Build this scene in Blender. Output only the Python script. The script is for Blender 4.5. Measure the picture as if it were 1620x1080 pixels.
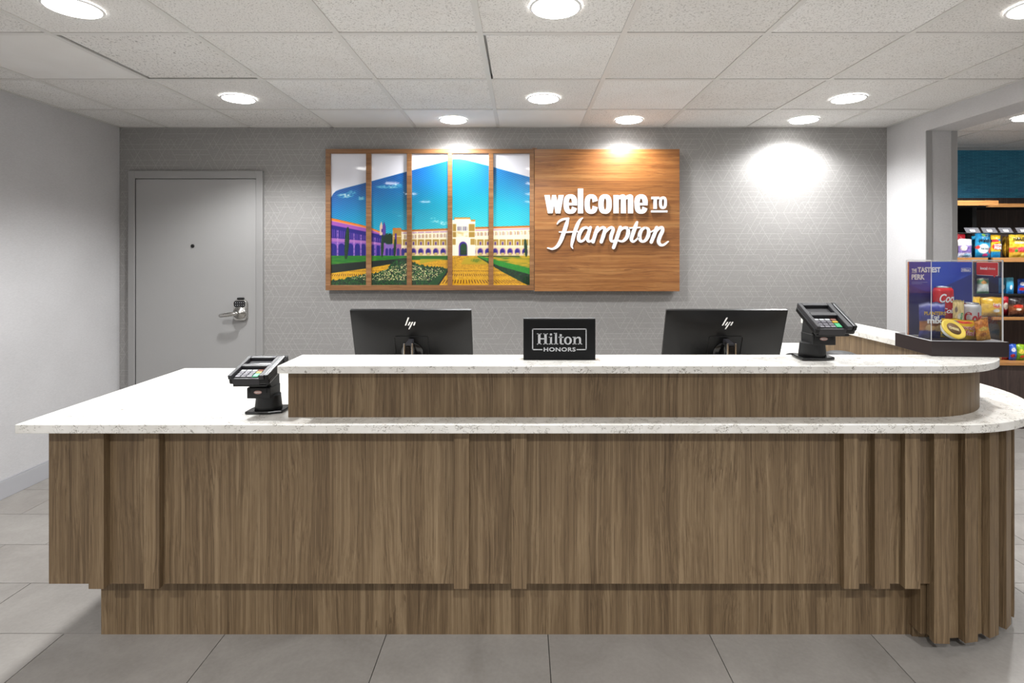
import bpy, bmesh, math, random
import numpy as np
from mathutils import Vector, Matrix

random.seed(7)
for o in list(bpy.data.objects):
    bpy.data.objects.remove(o, do_unlink=True)
scene = bpy.context.scene
COL = scene.collection
R = math.radians

# ------------------------------------------------------------------ camera
F, CX, CY, EYE = 870.0, 827.0, 404.0, 1.38      # focal length and principal point in pixels of the 1620x1080 frame
cam = bpy.data.cameras.new('camera')
cam.sensor_width = 36.0
cam.lens = F / 1620.0 * 36.0
cam.shift_x = -(CX - 810.0) / 1620.0
cam.shift_y = -(540.0 - CY) / 1620.0
cam.clip_start = 0.05
camo = bpy.data.objects.new('camera', cam)
COL.objects.link(camo)
camo.location = (0, 0, EYE)
camo.rotation_euler = (R(90), 0, 0)
scene.camera = camo

# ------------------------------------------------------------------ light
world = bpy.data.worlds.new('lobby_ambient_fill')  # even ambient fill, added to come in through the open end of the room
scene.world = world
world.use_nodes = True
world.node_tree.nodes['Background'].inputs[0].default_value = (0.985, 0.99, 1.0, 1)
world.node_tree.nodes['Background'].inputs[1].default_value = 0.52
SPOT_W = 62.0
SPOT_ANGLE = 140.0
SPOT_BLEND = 0.55
LIGHT_COL = (0.99, 0.995, 1.0)
scene.view_settings.view_transform = 'Standard'
scene.view_settings.look = 'None'
scene.view_settings.gamma = 1.0
scene.view_settings.exposure = 0.22
scene.view_settings.use_curve_mapping = False

# ------------------------------------------------------------------ helpers
def lin(c):
    out = []
    for v in c[:3]:
        v = v / 255.0
        out.append(v / 12.92 if v <= 0.04045 else ((v + 0.055) / 1.055) ** 2.4)
    return tuple(out) + (1.0,)

def lin_np(a):
    a = np.clip(a, 0, 255) / 255.0
    return np.where(a <= 0.04045, a / 12.92, ((a + 0.055) / 1.055) ** 2.4)

def at(px, py, d):
    return Vector(((px - CX) * d / F, d, EYE - (py - CY) * d / F))

def X(px, d):
    return (px - CX) * d / F

def Z(py, d):
    return EYE - (py - CY) * d / F

def tag(o, label=None, cat=None, group=None, kind=None):
    if label: o['label'] = label
    if cat: o['category'] = cat
    if group: o['group'] = group
    if kind: o['kind'] = kind
    return o

def empty(name, loc=(0, 0, 0), rz=0.0):
    o = bpy.data.objects.new(name, None)
    o.empty_display_size = 0.05
    COL.objects.link(o)
    o.location = loc
    o.rotation_euler = (0, 0, rz)
    return o

def chain(o):
    m = Matrix.Identity(4)
    while o is not None:
        m = Matrix.LocRotScale(o.location, o.rotation_euler, o.scale) @ m
        o = o.parent
    return m

class MB:
    """collects simple solids, builds ONE mesh object"""
    def __init__(self):
        self.v = []; self.f = []; self.sm = []
    def add(self, vs, fs, smooth=False):
        b = len(self.v)
        self.v += [Vector(p) for p in vs]
        self.f += [[b + i for i in f] for f in fs]
        self.sm += [smooth] * len(fs)
        return self
    def box(self, x0, x1, y0, y1, z0, z1, M=None):
        vs = [Vector(p) for p in ((x0,y0,z0),(x1,y0,z0),(x1,y1,z0),(x0,y1,z0),(x0,y0,z1),(x1,y0,z1),(x1,y1,z1),(x0,y1,z1))]
        if M is not None: vs = [M @ p for p in vs]
        return self.add(vs, [(3,2,1,0),(4,5,6,7),(0,1,5,4),(1,2,6,5),(2,3,7,6),(3,0,4,7)])
    def prism(self, poly, a, b, axis='z', smooth=False):
        """poly of 2-D points; axis z -> (x,y) swept from z=a to b; axis y -> (x,z) swept from y=a to b; axis x -> (y,z)"""
        def mk(p, t):
            if axis == 'z': return (p[0], p[1], t)
            if axis == 'y': return (p[0], t, p[1])
            return (t, p[0], p[1])
        ar = sum(poly[i][0]*poly[(i+1)%len(poly)][1]-poly[(i+1)%len(poly)][0]*poly[i][1] for i in range(len(poly)))
        if (ar < 0) != (axis == 'y'): poly = list(reversed(poly))
        n = len(poly)
        vs = [mk(p, a) for p in poly] + [mk(p, b) for p in poly]
        base = len(self.v)
        self.v += [Vector(p) for p in vs]
        self.f.append([base + i for i in reversed(range(n))]); self.sm.append(False)
        self.f.append([base + n + i for i in range(n)]); self.sm.append(False)
        for i in range(n):
            j = (i + 1) % n
            self.f.append([base+i, base+j, base+n+j, base+n+i]); self.sm.append(smooth)
        return self
    def ring(self, outer, inner, a, b, axis='y', closed=True):
        n = len(outer)
        def mk(p, t):
            if axis == 'z': return (p[0], p[1], t)
            if axis == 'y': return (p[0], t, p[1])
            return (t, p[0], p[1])
        vs = [mk(p,a) for p in outer]+[mk(p,a) for p in inner]+[mk(p,b) for p in outer]+[mk(p,b) for p in inner]
        fs = []
        rng = range(n) if closed else range(n-1)
        for i in rng:
            j = (i+1) % n
            fs += [(i,j,n+j,n+i), (2*n+j,2*n+i,3*n+i,3*n+j), (j,i,2*n+i,2*n+j), (n+i,n+j,3*n+j,3*n+i)]
        if not closed:
            fs += [(0,n,3*n,2*n), (n-1,2*n-1,4*n-1,3*n-1)]
        return self.add(vs, fs)
    def lathe(self, prof, c=(0,0,0), n=32, axis='z', cap=True, M=None):
        """prof: (radius, height) pairs"""
        vs = []
        for r, h in prof:
            for i in range(n):
                t = 2*math.pi*i/n
                if axis == 'z': p = (c[0]+r*math.cos(t), c[1]+r*math.sin(t), c[2]+h)
                elif axis == 'y': p = (c[0]+r*math.cos(t), c[1]+h, c[2]+r*math.sin(t))
                else: p = (c[0]+h, c[1]+r*math.cos(t), c[2]+r*math.sin(t))
                vs.append(M @ Vector(p) if M is not None else p)
        fs = []
        for k in range(len(prof)-1):
            for i in range(n):
                j = (i+1) % n
                fs.append((k*n+i, k*n+j, (k+1)*n+j, (k+1)*n+i))
        self.add(vs, fs, True)
        if cap:
            b = len(self.v) - len(vs)
            self.f.append([b+i for i in reversed(range(n))]); self.sm.append(False)
            m = (len(prof)-1)*n
            self.f.append([b+m+i for i in range(n)]); self.sm.append(False)
        return self
    def tube(self, pts, r, n=10):
        pts = [Vector(p) for p in pts]
        vs = []; fs = []
        up = Vector((0, 0, 1))
        for k, p in enumerate(pts):
            t = (pts[min(k+1, len(pts)-1)] - pts[max(k-1, 0)]).normalized()
            a = t.cross(up)
            if a.length < 1e-3: a = t.cross(Vector((1, 0, 0)))
            a.normalize(); b = a.cross(t)
            rr = r[k] if isinstance(r, (list, tuple)) else r
            for i in range(n):
                th = 2*math.pi*i/n
                vs.append(p + a*rr*math.cos(th) + b*rr*math.sin(th))
        for k in range(len(pts)-1):
            for i in range(n):
                j = (i+1) % n
                fs.append((k*n+i, k*n+j, (k+1)*n+j, (k+1)*n+i))
        b0 = len(self.v)
        self.add(vs, fs, True)
        self.f.append([b0+i for i in range(n)]); self.sm.append(False)
        m = (len(pts)-1)*n
        self.f.append([b0+m+i for i in range(n)]); self.sm.append(False)
        return self
    def build(self, name, mat, parent=None, local=False, bevel=0.0, seg=2, center=True, angle=30, origin=None):
        vs = list(self.v)
        if parent is not None and not local:
            inv = chain(parent).inverted()
            vs = [inv @ p for p in vs]
        lo = Vector([min(p[i] for p in vs) for i in range(3)]); hi = Vector([max(p[i] for p in vs) for i in range(3)])
        c = (lo + hi) / 2 if center else Vector((0, 0, 0))
        if parent is None and center: c.z = lo.z
        if origin is not None: c = Vector(origin)
        me = bpy.data.meshes.new(name)
        me.from_pydata([p - c for p in vs], [], self.f)
        me.polygons.foreach_set('use_smooth', self.sm)
        bm = bmesh.new(); bm.from_mesh(me)
        bmesh.ops.recalc_face_normals(bm, faces=bm.faces)
        if bevel > 0:
            es = [e for e in bm.edges if len(e.link_faces) == 2 and e.calc_face_angle(0) > R(angle)]
            bmesh.ops.bevel(bm, geom=es, offset=bevel, segments=seg, profile=0.5, affect='EDGES', clamp_overlap=True)
        bm.to_mesh(me); bm.free(); me.update()
        if mat is not None: me.materials.append(mat)
        o = bpy.data.objects.new(name, me)
        COL.objects.link(o)
        o.location = c
        if parent is not None: o.parent = parent
        return o

def share(name, src, parent, loc, rot=(0,0,0)):
    o = bpy.data.objects.new(name, src.data)
    COL.objects.link(o)
    if parent is not None: o.parent = parent
    o.location = loc; o.rotation_euler = rot
    return o

def text_obj(name, s, width, mat, parent, loc, rot=(R(90),0,0), height=None, depth=0.0006, bold=0.0, shear=0.0, bend=None, align='C', spacing=1.0):
    """lettering as a thin solid mesh, scaled to the given width (and height)"""
    cu = bpy.data.curves.new(name, 'FONT')
    cu.body = s; cu.size = 1.0; cu.offset = bold; cu.shear = shear; cu.extrude = 0.02; cu.resolution_u = 4; cu.space_character = spacing
    tmp = bpy.data.objects.new(name, cu); COL.objects.link(tmp)
    dg = bpy.context.evaluated_depsgraph_get(); dg.update()
    me = bpy.data.meshes.new_from_object(tmp.evaluated_get(dg))
    bpy.data.objects.remove(tmp, do_unlink=True); bpy.data.curves.remove(cu)
    co = np.zeros(len(me.vertices)*3); me.vertices.foreach_get('co', co); co = co.reshape(-1, 3)
    lo, hi = co.min(0), co.max(0)
    sx = width / (hi[0]-lo[0]); sy = (height / (hi[1]-lo[1])) if height else sx
    co[:, 0] = (co[:, 0] - (lo[0]+hi[0])/2) * sx
    co[:, 1] = (co[:, 1] - (lo[1]+hi[1])/2) * sy
    co[:, 2] = co[:, 2] / 0.02 * depth/2
    if align == 'L': co[:, 0] -= co[:, 0].min()
    if bend:                                    # wrap round a vertical cylinder of radius bend
        a = co[:, 0] / bend
        r = bend + co[:, 2]
        co = np.stack([r*np.sin(a), co[:, 1], r*np.cos(a) - bend], 1)
    me.vertices.foreach_set('co', co.reshape(-1)); me.update()
    me.materials.clear(); me.materials.append(mat)
    me.name = name
    o = bpy.data.objects.new(name, me); COL.objects.link(o)
    o.parent = parent; o.location = loc; o.rotation_euler = rot
    return o

def catmull(pts, n=8):
    P = [np.array(p, float) for p in pts]
    P = [2*P[0]-P[1]] + P + [2*P[-1]-P[-2]]
    out = []
    for i in range(1, len(P)-2):
        for k in range(n):
            t = k/n
            out.append(0.5*((2*P[i]) + (-P[i-1]+P[i+1])*t + (2*P[i-1]-5*P[i]+4*P[i+1]-P[i+2])*t*t + (-P[i-1]+3*P[i]-3*P[i+1]+P[i+2])*t**3))
    out.append(P[-2])
    return out

def stroke_poly(pts, n=8, cap=True):
    """pts: (x, y, width) -> closed outline of a smooth pen stroke"""
    c = catmull(pts, n)
    L, Rr = [], []
    for i, p in enumerate(c):
        q0 = c[max(i-1, 0)]; q1 = c[min(i+1, len(c)-1)]
        t = (q1-q0)[:2]; t = t/ (np.linalg.norm(t)+1e-9)
        nrm = np.array([-t[1], t[0]])
        L.append(p[:2]+nrm*p[2]/2); Rr.append(p[:2]-nrm*p[2]/2)
    return L, Rr

def noise2(x, y, seed=0):
    x = np.asarray(x, float); y = np.asarray(y, float)
    xi = np.floor(x).astype(np.int64); yi = np.floor(y).astype(np.int64)
    xf = x-xi; yf = y-yi
    def h(a, b):
        n = (a*374761393 + b*668265263 + seed*974711) & 0xffffffff
        n = ((n ^ (n >> 13)) * 1274126177) & 0xffffffff
        return ((n ^ (n >> 16)) & 0xffff) / 65535.0
    u = xf*xf*(3-2*xf); v = yf*yf*(3-2*yf)
    return (h(xi,yi)*(1-u)+h(xi+1,yi)*u)*(1-v)+(h(xi,yi+1)*(1-u)+h(xi+1,yi+1)*u)*v

def grid_mesh(name, P, colors, mat, parent, smooth=True, closed=None):
    """P: (ny,nx,3) points, colors (ny,nx,3) sRGB 0..255 -> mesh with a colour attribute"""
    ny, nx = P.shape[:2]
    idx = np.arange(ny*nx).reshape(ny, nx)
    q = np.stack([idx[:-1,:-1], idx[:-1,1:], idx[1:,1:], idx[1:,:-1]], -1).reshape(-1, 4)
    me = bpy.data.meshes.new(name)
    me.from_pydata([tuple(p) for p in P.reshape(-1, 3)], [], [tuple(int(i) for i in f) for f in q])
    at_ = me.color_attributes.new('Col', 'FLOAT_COLOR', 'POINT')
    c = np.ones((ny*nx, 4)); c[:, :3] = lin_np(colors.reshape(-1, 3))
    at_.data.foreach_set('color', c.reshape(-1))
    if smooth: me.polygons.foreach_set('use_smooth', [True]*len(me.polygons))
    me.materials.append(mat); me.update()
    o = bpy.data.objects.new(name, me); COL.objects.link(o)
    o.parent = parent
    return o

# ------------------------------------------------------------------ materials
def new_mat(name):
    m = bpy.data.materials.new(name); m.use_nodes = True
    nt = m.node_tree
    return m, nt, nt.nodes['Principled BSDF']

def plain(name, c, rough=0.5, metal=0.0, spec=0.5, bump=0.0, bscale=200, emit=0.0, coat=0.0):
    m, nt, b = new_mat(name)
    b.inputs['Base Color'].default_value = lin(c)
    b.inputs['Roughness'].default_value = rough
    b.inputs['Metallic'].default_value = metal
    b.inputs['Specular IOR Level'].default_value = spec
    b.inputs['Coat Weight'].default_value = coat
    if emit:
        b.inputs['Emission Color'].default_value = (1, 0.985, 0.96, 1); b.inputs['Emission Strength'].default_value = emit
    tc = nt.nodes.new('ShaderNodeTexCoord')
    nz = nt.nodes.new('ShaderNodeTexNoise'); nz.inputs['Scale'].default_value = bscale; nz.inputs['Detail'].default_value = 2
    nt.links.new(tc.outputs['Object'], nz.inputs['Vector'])
    rr = nt.nodes.new('ShaderNodeMapRange'); rr.inputs['To Min'].default_value = max(0, rough-0.04); rr.inputs['To Max'].default_value = min(1, rough+0.04)
    nt.links.new(nz.outputs['Fac'], rr.inputs['Value']); nt.links.new(rr.outputs['Result'], b.inputs['Roughness'])
    if bump:
        bp = nt.nodes.new('ShaderNodeBump'); bp.inputs['Strength'].default_value = bump; bp.inputs['Distance'].default_value = 0.001
        nt.links.new(nz.outputs['Fac'], bp.inputs['Height']); nt.links.new(bp.outputs['Normal'], b.inputs['Normal'])
    return m

class NT:
    """tiny node-graph helper"""
    def __init__(self, nt): self.nt = nt
    def val(self, s, x):
        if hasattr(x, 'is_linked') or hasattr(x, 'links'): self.nt.links.new(x, s)
        else: s.default_value = x
    def math(self, op, a, b=0.0, clamp=False):
        n = self.nt.nodes.new('ShaderNodeMath'); n.operation = op; n.use_clamp = clamp
        self.val(n.inputs[0], a); self.val(n.inputs[1], b)
        return n.outputs[0]
    def noise(self, vec, scale, detail=2, rough=0.5, dist=0.0):
        n = self.nt.nodes.new('ShaderNodeTexNoise')
        self.nt.links.new(vec, n.inputs['Vector'])
        n.inputs['Scale'].default_value = scale; n.inputs['Detail'].default_value = detail
        n.inputs['Roughness'].default_value = rough; n.inputs['Distortion'].default_value = dist
        return n.outputs['Fac']
    def mul(self, vec, k):
        n = self.nt.nodes.new('ShaderNodeVectorMath'); n.operation = 'MULTIPLY'
        self.nt.links.new(vec, n.inputs[0]); n.inputs[1].default_value = k
        return n.outputs[0]
    def ramp(self, fac, stops):
        n = self.nt.nodes.new('ShaderNodeValToRGB'); cr = n.color_ramp
        while len(cr.elements) < len(stops): cr.elements.new(0.5)
        for e, (p, c) in zip(cr.elements, stops): e.position = p; e.color = c
        self.nt.links.new(fac, n.inputs[0])
        return n.outputs[0]
    def mix(self, fac, a, b, mode='MIX'):
        n = self.nt.nodes.new('ShaderNodeMix'); n.data_type = 'RGBA'; n.blend_type = mode
        self.val(n.inputs[0], fac); self.val(n.inputs[6], a); self.val(n.inputs[7], b)
        return n.outputs[2]
    def sep(self, vec):
        n = self.nt.nodes.new('ShaderNodeSeparateXYZ'); self.nt.links.new(vec, n.inputs[0]); return n.outputs
    def comb(self, x, y, z):
        n = self.nt.nodes.new('ShaderNodeCombineXYZ')
        for i, q in enumerate((x, y, z)): self.val(n.inputs[i], q)
        return n.outputs[0]
    def bump(self, h, strength, dist, bsdf):
        n = self.nt.nodes.new('ShaderNodeBump'); n.inputs['Strength'].default_value = strength; n.inputs['Distance'].default_value = dist
        self.nt.links.new(h, n.inputs['Height']); self.nt.links.new(n.outputs[0], bsdf.inputs['Normal'])
    def obj_vec(self, rnd=True):
        tc = self.nt.nodes.new('ShaderNodeTexCoord')
        if not rnd: return tc.outputs['Object']
        oi = self.nt.nodes.new('ShaderNodeObjectInfo')
        a = self.math('MULTIPLY', oi.outputs['Random'], 37.0); b = self.math('MULTIPLY', oi.outputs['Random'], 91.0)
        c = self.comb(a, b, a)
        n = self.nt.nodes.new('ShaderNodeVectorMath'); n.operation = 'ADD'
        self.nt.links.new(tc.outputs['Object'], n.inputs[0]); self.nt.links.new(c, n.inputs[1])
        return n.outputs[0]
    def pos(self):
        return self.nt.nodes.new('ShaderNodeNewGeometry').outputs['Position']

def wood_mat(name, cols, axis, rough=0.5, fine=1.0, coat=0.0, spec=0.4):
    m, nt, b = new_mat(name); g = NT(nt)
    v = g.obj_vec()
    def k(across, along):
        return (along, across, across) if axis == 'x' else (across, across, along)
    warp = g.noise(g.mul(v, k(5, 1.3)), 1.0, 2)
    wv = nt.nodes.new('ShaderNodeVectorMath'); wv.operation = 'ADD'
    nt.links.new(v, wv.inputs[0])
    wc = g.math('MULTIPLY', g.math('SUBTRACT', warp, 0.5), 0.055)
    nt.links.new(g.comb(0.0 if axis == 'x' else wc, wc, wc if axis == 'x' else 0.0), wv.inputs[1])
    v2 = wv.outputs[0]
    broad = g.noise(g.mul(v2, k(13*fine, 0.3)), 1.0, 2, 0.5)
    mid = g.noise(g.mul(v2, k(95*fine, 0.7)), 1.0, 4, 0.7)
    finen = g.noise(g.mul(v2, k(330*fine, 3.2)), 1.0, 3, 0.7)
    f = g.math('ADD', g.math('ADD', g.math('MULTIPLY', broad, 0.26), g.math('MULTIPLY', mid, 0.42)), g.math('MULTIPLY', finen, 0.34))
    col = g.ramp(f, [(0.36, lin(cols[0])), (0.52, lin(cols[1])), (0.70, lin(cols[2]))])
    # thin pale and dark growth lines
    st = g.noise(g.mul(v2, k(44*fine, 0.35)), 1.0, 2, 0.5)
    pale = g.ramp(st, [(0.60, (0, 0, 0, 1)), (0.66, (1, 1, 1, 1))])
    col = g.mix(g.math('MULTIPLY', pale, 0.42), col, lin(cols[2]))
    dk = g.math('LESS_THAN', g.math('ABSOLUTE', g.math('SUBTRACT', g.noise(g.mul(v2, k(30*fine, 0.3)), 1.0, 2, 0.5), 0.47)), 0.007)
    col = g.mix(g.math('MULTIPLY', dk, 0.5), col, lin(cols[0]))
    pores = g.math('GREATER_THAN', g.noise(g.mul(v2, k(480*fine, 9.0)), 1.0, 2, 0.6), 0.64)
    col = g.mix(g.math('MULTIPLY', pores, 0.35), col, lin([q*0.6 for q in cols[0]]))
    nt.links.new(col, b.inputs['Base Color'])
    b.inputs['Roughness'].default_value = rough; b.inputs['Specular IOR Level'].default_value = spec
    b.inputs['Coat Weight'].default_value = coat; b.inputs['Coat Roughness'].default_value = 0.38
    g.bump(finen, 0.12, 0.0006, b)
    return m

M_WOOD = wood_mat('walnut_laminate_vertical', [(74, 57, 38), (114, 94, 69), (152, 131, 102)], 'z', 0.5)
M_SIGNWOOD = wood_mat('honey_wood_horizontal', [(98, 54, 20), (142, 91, 44), (178, 130, 76)], 'x', 0.36, 0.45, 0.5)
M_SIGNWOOD_V = wood_mat('honey_wood_frame', [(100, 64, 36), (136, 95, 58), (162, 122, 84)], 'x', 0.42, 0.5, 0.15)
M_DARKWOOD = wood_mat('dark_pantry_wood', [(44, 34, 31), (66, 53, 48), (88, 73, 66)], 'z', 0.5)
M_SHELFWOOD = wood_mat('shelf_edge_wood', [(140, 92, 48), (176, 124, 70), (198, 150, 96)], 'x', 0.5)

def quartz_mat():
    m, nt, b = new_mat('white_quartz'); g = NT(nt)
    v = g.pos()
    base = g.ramp(g.noise(v, 9, 4, 0.6), [(0.35, lin((226, 223, 216))), (0.6, lin((240, 238, 233)))])
    vs = g.mul(v, (1.0, 1.6, 1.6))
    n1 = g.noise(vs, 52, 3, 0.55, 0.8)
    thin = g.math('LESS_THAN', g.math('ABSOLUTE', g.math('SUBTRACT', n1, 0.5)), 0.016)
    mask = g.ramp(g.noise(v, 26, 3), [(0.47, (0, 0, 0, 1)), (0.54, (1, 1, 1, 1))])
    f = g.math('MULTIPLY', thin, mask)
    c = g.mix(g.math('MULTIPLY', f, 0.72), base, lin((92, 82, 60)))
    blot = g.ramp(g.noise(v, 55, 2), [(0.68, (0, 0, 0, 1)), (0.76, (1, 1, 1, 1))])
    c = g.mix(g.math('MULTIPLY', blot, 0.28), c, lin((160, 148, 120)))
    nt.links.new(c, b.inputs['Base Color'])
    b.inputs['Roughness'].default_value = 0.22; b.inputs['Specular IOR Level'].default_value = 0.5
    return m
M_QUARTZ = quartz_mat()

def vinyl_mat(name, c, rough=0.75, var=10):
    m, nt, b = new_mat(name); g = NT(nt)
    v = g.pos()
    n = g.noise(g.mul(v, (60, 60, 260)), 1.0, 3, 0.6)
    n2 = g.noise(v, 3.0, 2)
    col = g.ramp(g.math('ADD', g.math('MULTIPLY', n, 0.6), g.math('MULTIPLY', n2, 0.4)), [(0.3, lin([q-var for q in c])), (0.7, lin([q+var*0.6 for q in c]))])
    nt.links.new(col, b.inputs['Base Color'])
    b.inputs['Roughness'].default_value = rough; b.inputs['Specular IOR Level'].default_value = 0.3
    g.bump(n, 0.25, 0.0012, b)
    return m
M_WALL = vinyl_mat('pale_grey_wall_vinyl', (194, 193, 194))
M_WALLR = vinyl_mat('light_grey_wall_vinyl', (196, 195, 196))

def paper_mat():
    m, nt, b = new_mat('geometric_wallpaper'); g = NT(nt)
    s = g.sep(g.pos()); p, q = s[0], s[2]
    S = 0.0385
    h0 = g.math('DIVIDE', q, S)
    a = g.math('DIVIDE', g.math('MULTIPLY', q, 0.5), S); c = g.math('DIVIDE', g.math('MULTIPLY', p, 0.8660), S)
    h1 = g.math('ADD', a, c); h2 = g.math('SUBTRACT', a, c)
    tot = None
    for i, (hi, hj, thr) in enumerate(((h0, g.math('DIVIDE', h1, 3.0), 0.3), (h1, g.math('DIVIDE', h0, 2.0), 0.52), (h2, g.math('DIVIDE', h0, 2.0), 0.52))):
        r = g.math('ROUND', hi)
        dist = g.math('ABSOLUTE', g.math('SUBTRACT', hi, r))
        cell = g.math('FLOOR', hj)
        wn = nt.nodes.new('ShaderNodeTexWhiteNoise'); wn.noise_dimensions = '3D'
        nt.links.new(g.comb(r, cell, float(i)*7.3), wn.inputs['Vector'])
        on = g.math('GREATER_THAN', wn.outputs['Value'], thr)
        ln = g.math('MULTIPLY', on, g.math('LESS_THAN', dist, 0.026))
        tot = ln if tot is None else g.math('MAXIMUM', tot, ln)
    weave = g.noise(g.mul(g.pos(), (90, 90, 420)), 1.0, 2)
    base = g.ramp(weave, [(0.3, lin((140, 138, 136))), (0.7, lin((152, 150, 148)))])
    col = g.mix(g.math('MULTIPLY', tot, 0.42), base, lin((196, 194, 191)))
    nt.links.new(col, b.inputs['Base Color'])
    b.inputs['Roughness'].default_value = 0.5; b.inputs['Specular IOR Level'].default_value = 0.35
    return m
M_PAPER = paper_mat()

def blue_mat():
    m, nt, b = new_mat('teal_strip_wallcovering'); g = NT(nt)
    s = g.sep(g.pos())
    br = nt.nodes.new('ShaderNodeTexBrick')
    nt.links.new(g.comb(s[0], s[2], 0.0), br.inputs['Vector'])
    br.inputs['Scale'].default_value = 1.0
    br.inputs['Brick Width'].default_value = 0.075; br.inputs['Row Height'].default_value = 0.013; br.inputs['Mortar Size'].default_value = 0.0012
    br.inputs['Color1'].default_value = lin((26, 104, 138)); br.inputs['Color2'].default_value = lin((44, 130, 164)); br.inputs['Mortar'].default_value = lin((96, 178, 204))
    n = g.noise(g.mul(g.pos(), (8, 8, 90)), 1.0, 2)
    nt.links.new(g.mix(0.35, br.outputs['Color'], g.ramp(n, [(0.3, lin((18, 84, 116))), (0.7, lin((58, 146, 178)))])), b.inputs['Base Color'])
    b.inputs['Roughness'].default_value = 0.6
    g.bump(br.outputs['Fac'], 0.4, 0.002, b)
    return m
M_BLUE = blue_mat()

def ceil_mat(name, kind):
    m, nt, b = new_mat(name); g = NT(nt)
    v = g.obj_vec()
    oi = nt.nodes.new('ShaderNodeObjectInfo')
    base = g.mix(oi.outputs['Random'], lin((220, 218, 215)), lin((230, 229, 227)))
    blotch = g.noise(v, 5, 3)
    base = g.mix(g.math('MULTIPLY', g.math('SUBTRACT', blotch, 0.4, True), 0.5), base, lin((196, 188, 178)))
    if kind == 'fleck':
        n = g.noise(v, 150, 2, 0.6)
        d = g.ramp(n, [(0.28, (1, 1, 1, 1)), (0.46, (0, 0, 0, 1))])
        base = g.mix(g.math('MULTIPLY', d, 0.75), base, lin((132, 128, 122)))
        g.bump(n, 0.5, 0.002, b)
    elif kind == 'fissure':
        n = g.noise(g.mul(v, (120, 60, 60)), 1.0, 3, 0.7, 0.6)
        d = g.math('GREATER_THAN', n, 0.595)
        base = g.mix(g.math('MULTIPLY', d, 0.6), base, lin((84, 78, 72)))
    nt.links.new(base, b.inputs['Base Color'])
    b.inputs['Roughness'].default_value = 0.9; b.inputs['Specular IOR Level'].default_value = 0.2
    return m
M_CEIL = ceil_mat('ceiling_tile_flecked', 'fleck')
M_CEILF = ceil_mat('ceiling_tile_fissured', 'fissure')
M_CEILS = ceil_mat('ceiling_tile_smooth', 'smooth')
M_RUNNER = plain('ceiling_runner_white', (208, 206, 202), 0.5)

def tile_mat():
    m, nt, b = new_mat('greige_floor_tile'); g = NT(nt)
    v = g.obj_vec()
    oi = nt.nodes.new('ShaderNodeObjectInfo')
    n = g.noise(v, 3.2, 5, 0.6, 0.6); n2 = g.noise(v, 70, 3, 0.6)
    f = g.math('ADD', g.math('MULTIPLY', n, 0.75), g.math('MULTIPLY', n2, 0.25))
    col = g.ramp(f, [(0.32, lin((130, 126, 121))), (0.68, lin((156, 152, 147)))])
    col = g.mix(g.math('MULTIPLY', oi.outputs['Random'], 0.18), col, lin((150, 142, 136)))
    vein = g.math('LESS_THAN', g.math('ABSOLUTE', g.math('SUBTRACT', g.noise(v, 1.7, 4, 0.55, 0.4), 0.5)), 0.0022)
    col = g.mix(g.math('MULTIPLY', vein, 0.0), col, lin((198, 192, 186)))
    nt.links.new(col, b.inputs['Base Color'])
    b.inputs['Roughness'].default_value = 0.5; b.inputs['Specular IOR Level'].default_value = 0.35
    g.bump(n2, 0.08, 0.001, b)
    return m
M_TILE = tile_mat()
M_GROUT = plain('dark_grout', (78, 74, 70), 0.9)
M_DOOR = plain('grey_door_paint', (158, 157, 156), 0.42, bump=0.05, bscale=90)
M_FRAME = plain('grey_frame_paint', (150, 149, 148), 0.42)
M_BASE = plain('grey_baseboard', (168, 168, 172), 0.5)
M_STEEL = plain('brushed_steel', (190, 188, 184), 0.28, 1.0)
M_CHROME = plain('chrome', (220, 220, 220), 0.12, 1.0)
M_BLACK = plain('black_plastic', (13, 13, 14), 0.4, bump=0.05, bscale=600, spec=0.35)
M_BLACKM = plain('matte_black_plastic', (12, 12, 12), 0.6)
M_BLACKG = plain('gloss_black_plastic', (16, 16, 17), 0.22)
M_GREYP = plain('dark_grey_plastic', (40, 39, 43), 0.5)
M_SCREEN = plain('unlit_screen', (96, 96, 98), 0.15)
M_KEY = plain('grey_keys', (120, 118, 126), 0.45)
M_RED = plain('red_key', (150, 96, 80), 0.45)
M_YELLOW = plain('yellow_key', (206, 168, 40), 0.45)
M_GREEN = plain('green_key', (40, 176, 112), 0.45)
M_WHITE = plain('white_lettering', (236, 238, 240), 0.45)
M_SILVER = plain('silver_lettering', (206, 208, 212), 0.4)
M_TRIM = plain('painted_corner_guard', (158, 157, 156), 0.4)
M_LAMP = plain('lamp_lens', (255, 255, 255), 0.4, emit=15.0)
M_LAMPRING = plain('lamp_ring', (240, 240, 240), 0.4)
M_ORANGE = plain('orange_edge', (206, 120, 60), 0.4)
M_LOGO = plain('oval_badge', (178, 140, 132), 0.4)
M_CASEBASE = plain('dark_brown_laminate', (40, 28, 28), 0.3)
M_TAGRED = plain('red_card', (205, 22, 18), 0.5)
M_TAGWHITE = plain('white_card', (232, 232, 228), 0.5)
M_EDGE = plain('polished_acrylic_edge', (226, 228, 230), 0.2)
M_ALU = plain('can_aluminium', (206, 206, 208), 0.25, 1.0)

def print_mat(name, rough, coat=0.0):
    m, nt, b = new_mat(name)
    a = nt.nodes.new('ShaderNodeVertexColor'); a.layer_name = 'Col'
    nt.links.new(a.outputs['Color'], b.inputs['Base Color'])
    b.inputs['Roughness'].default_value = rough
    b.inputs['Coat Weight'].default_value = coat; b.inputs['Coat Roughness'].default_value = 0.03
    return m
M_MURAL = print_mat('glossy_mural_print', 0.35, 0.8)
M_POSTER = print_mat('poster_print', 0.4)
M_BAG = print_mat('printed_foil', 0.28)
M_CAN = print_mat('printed_can', 0.25)

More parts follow.
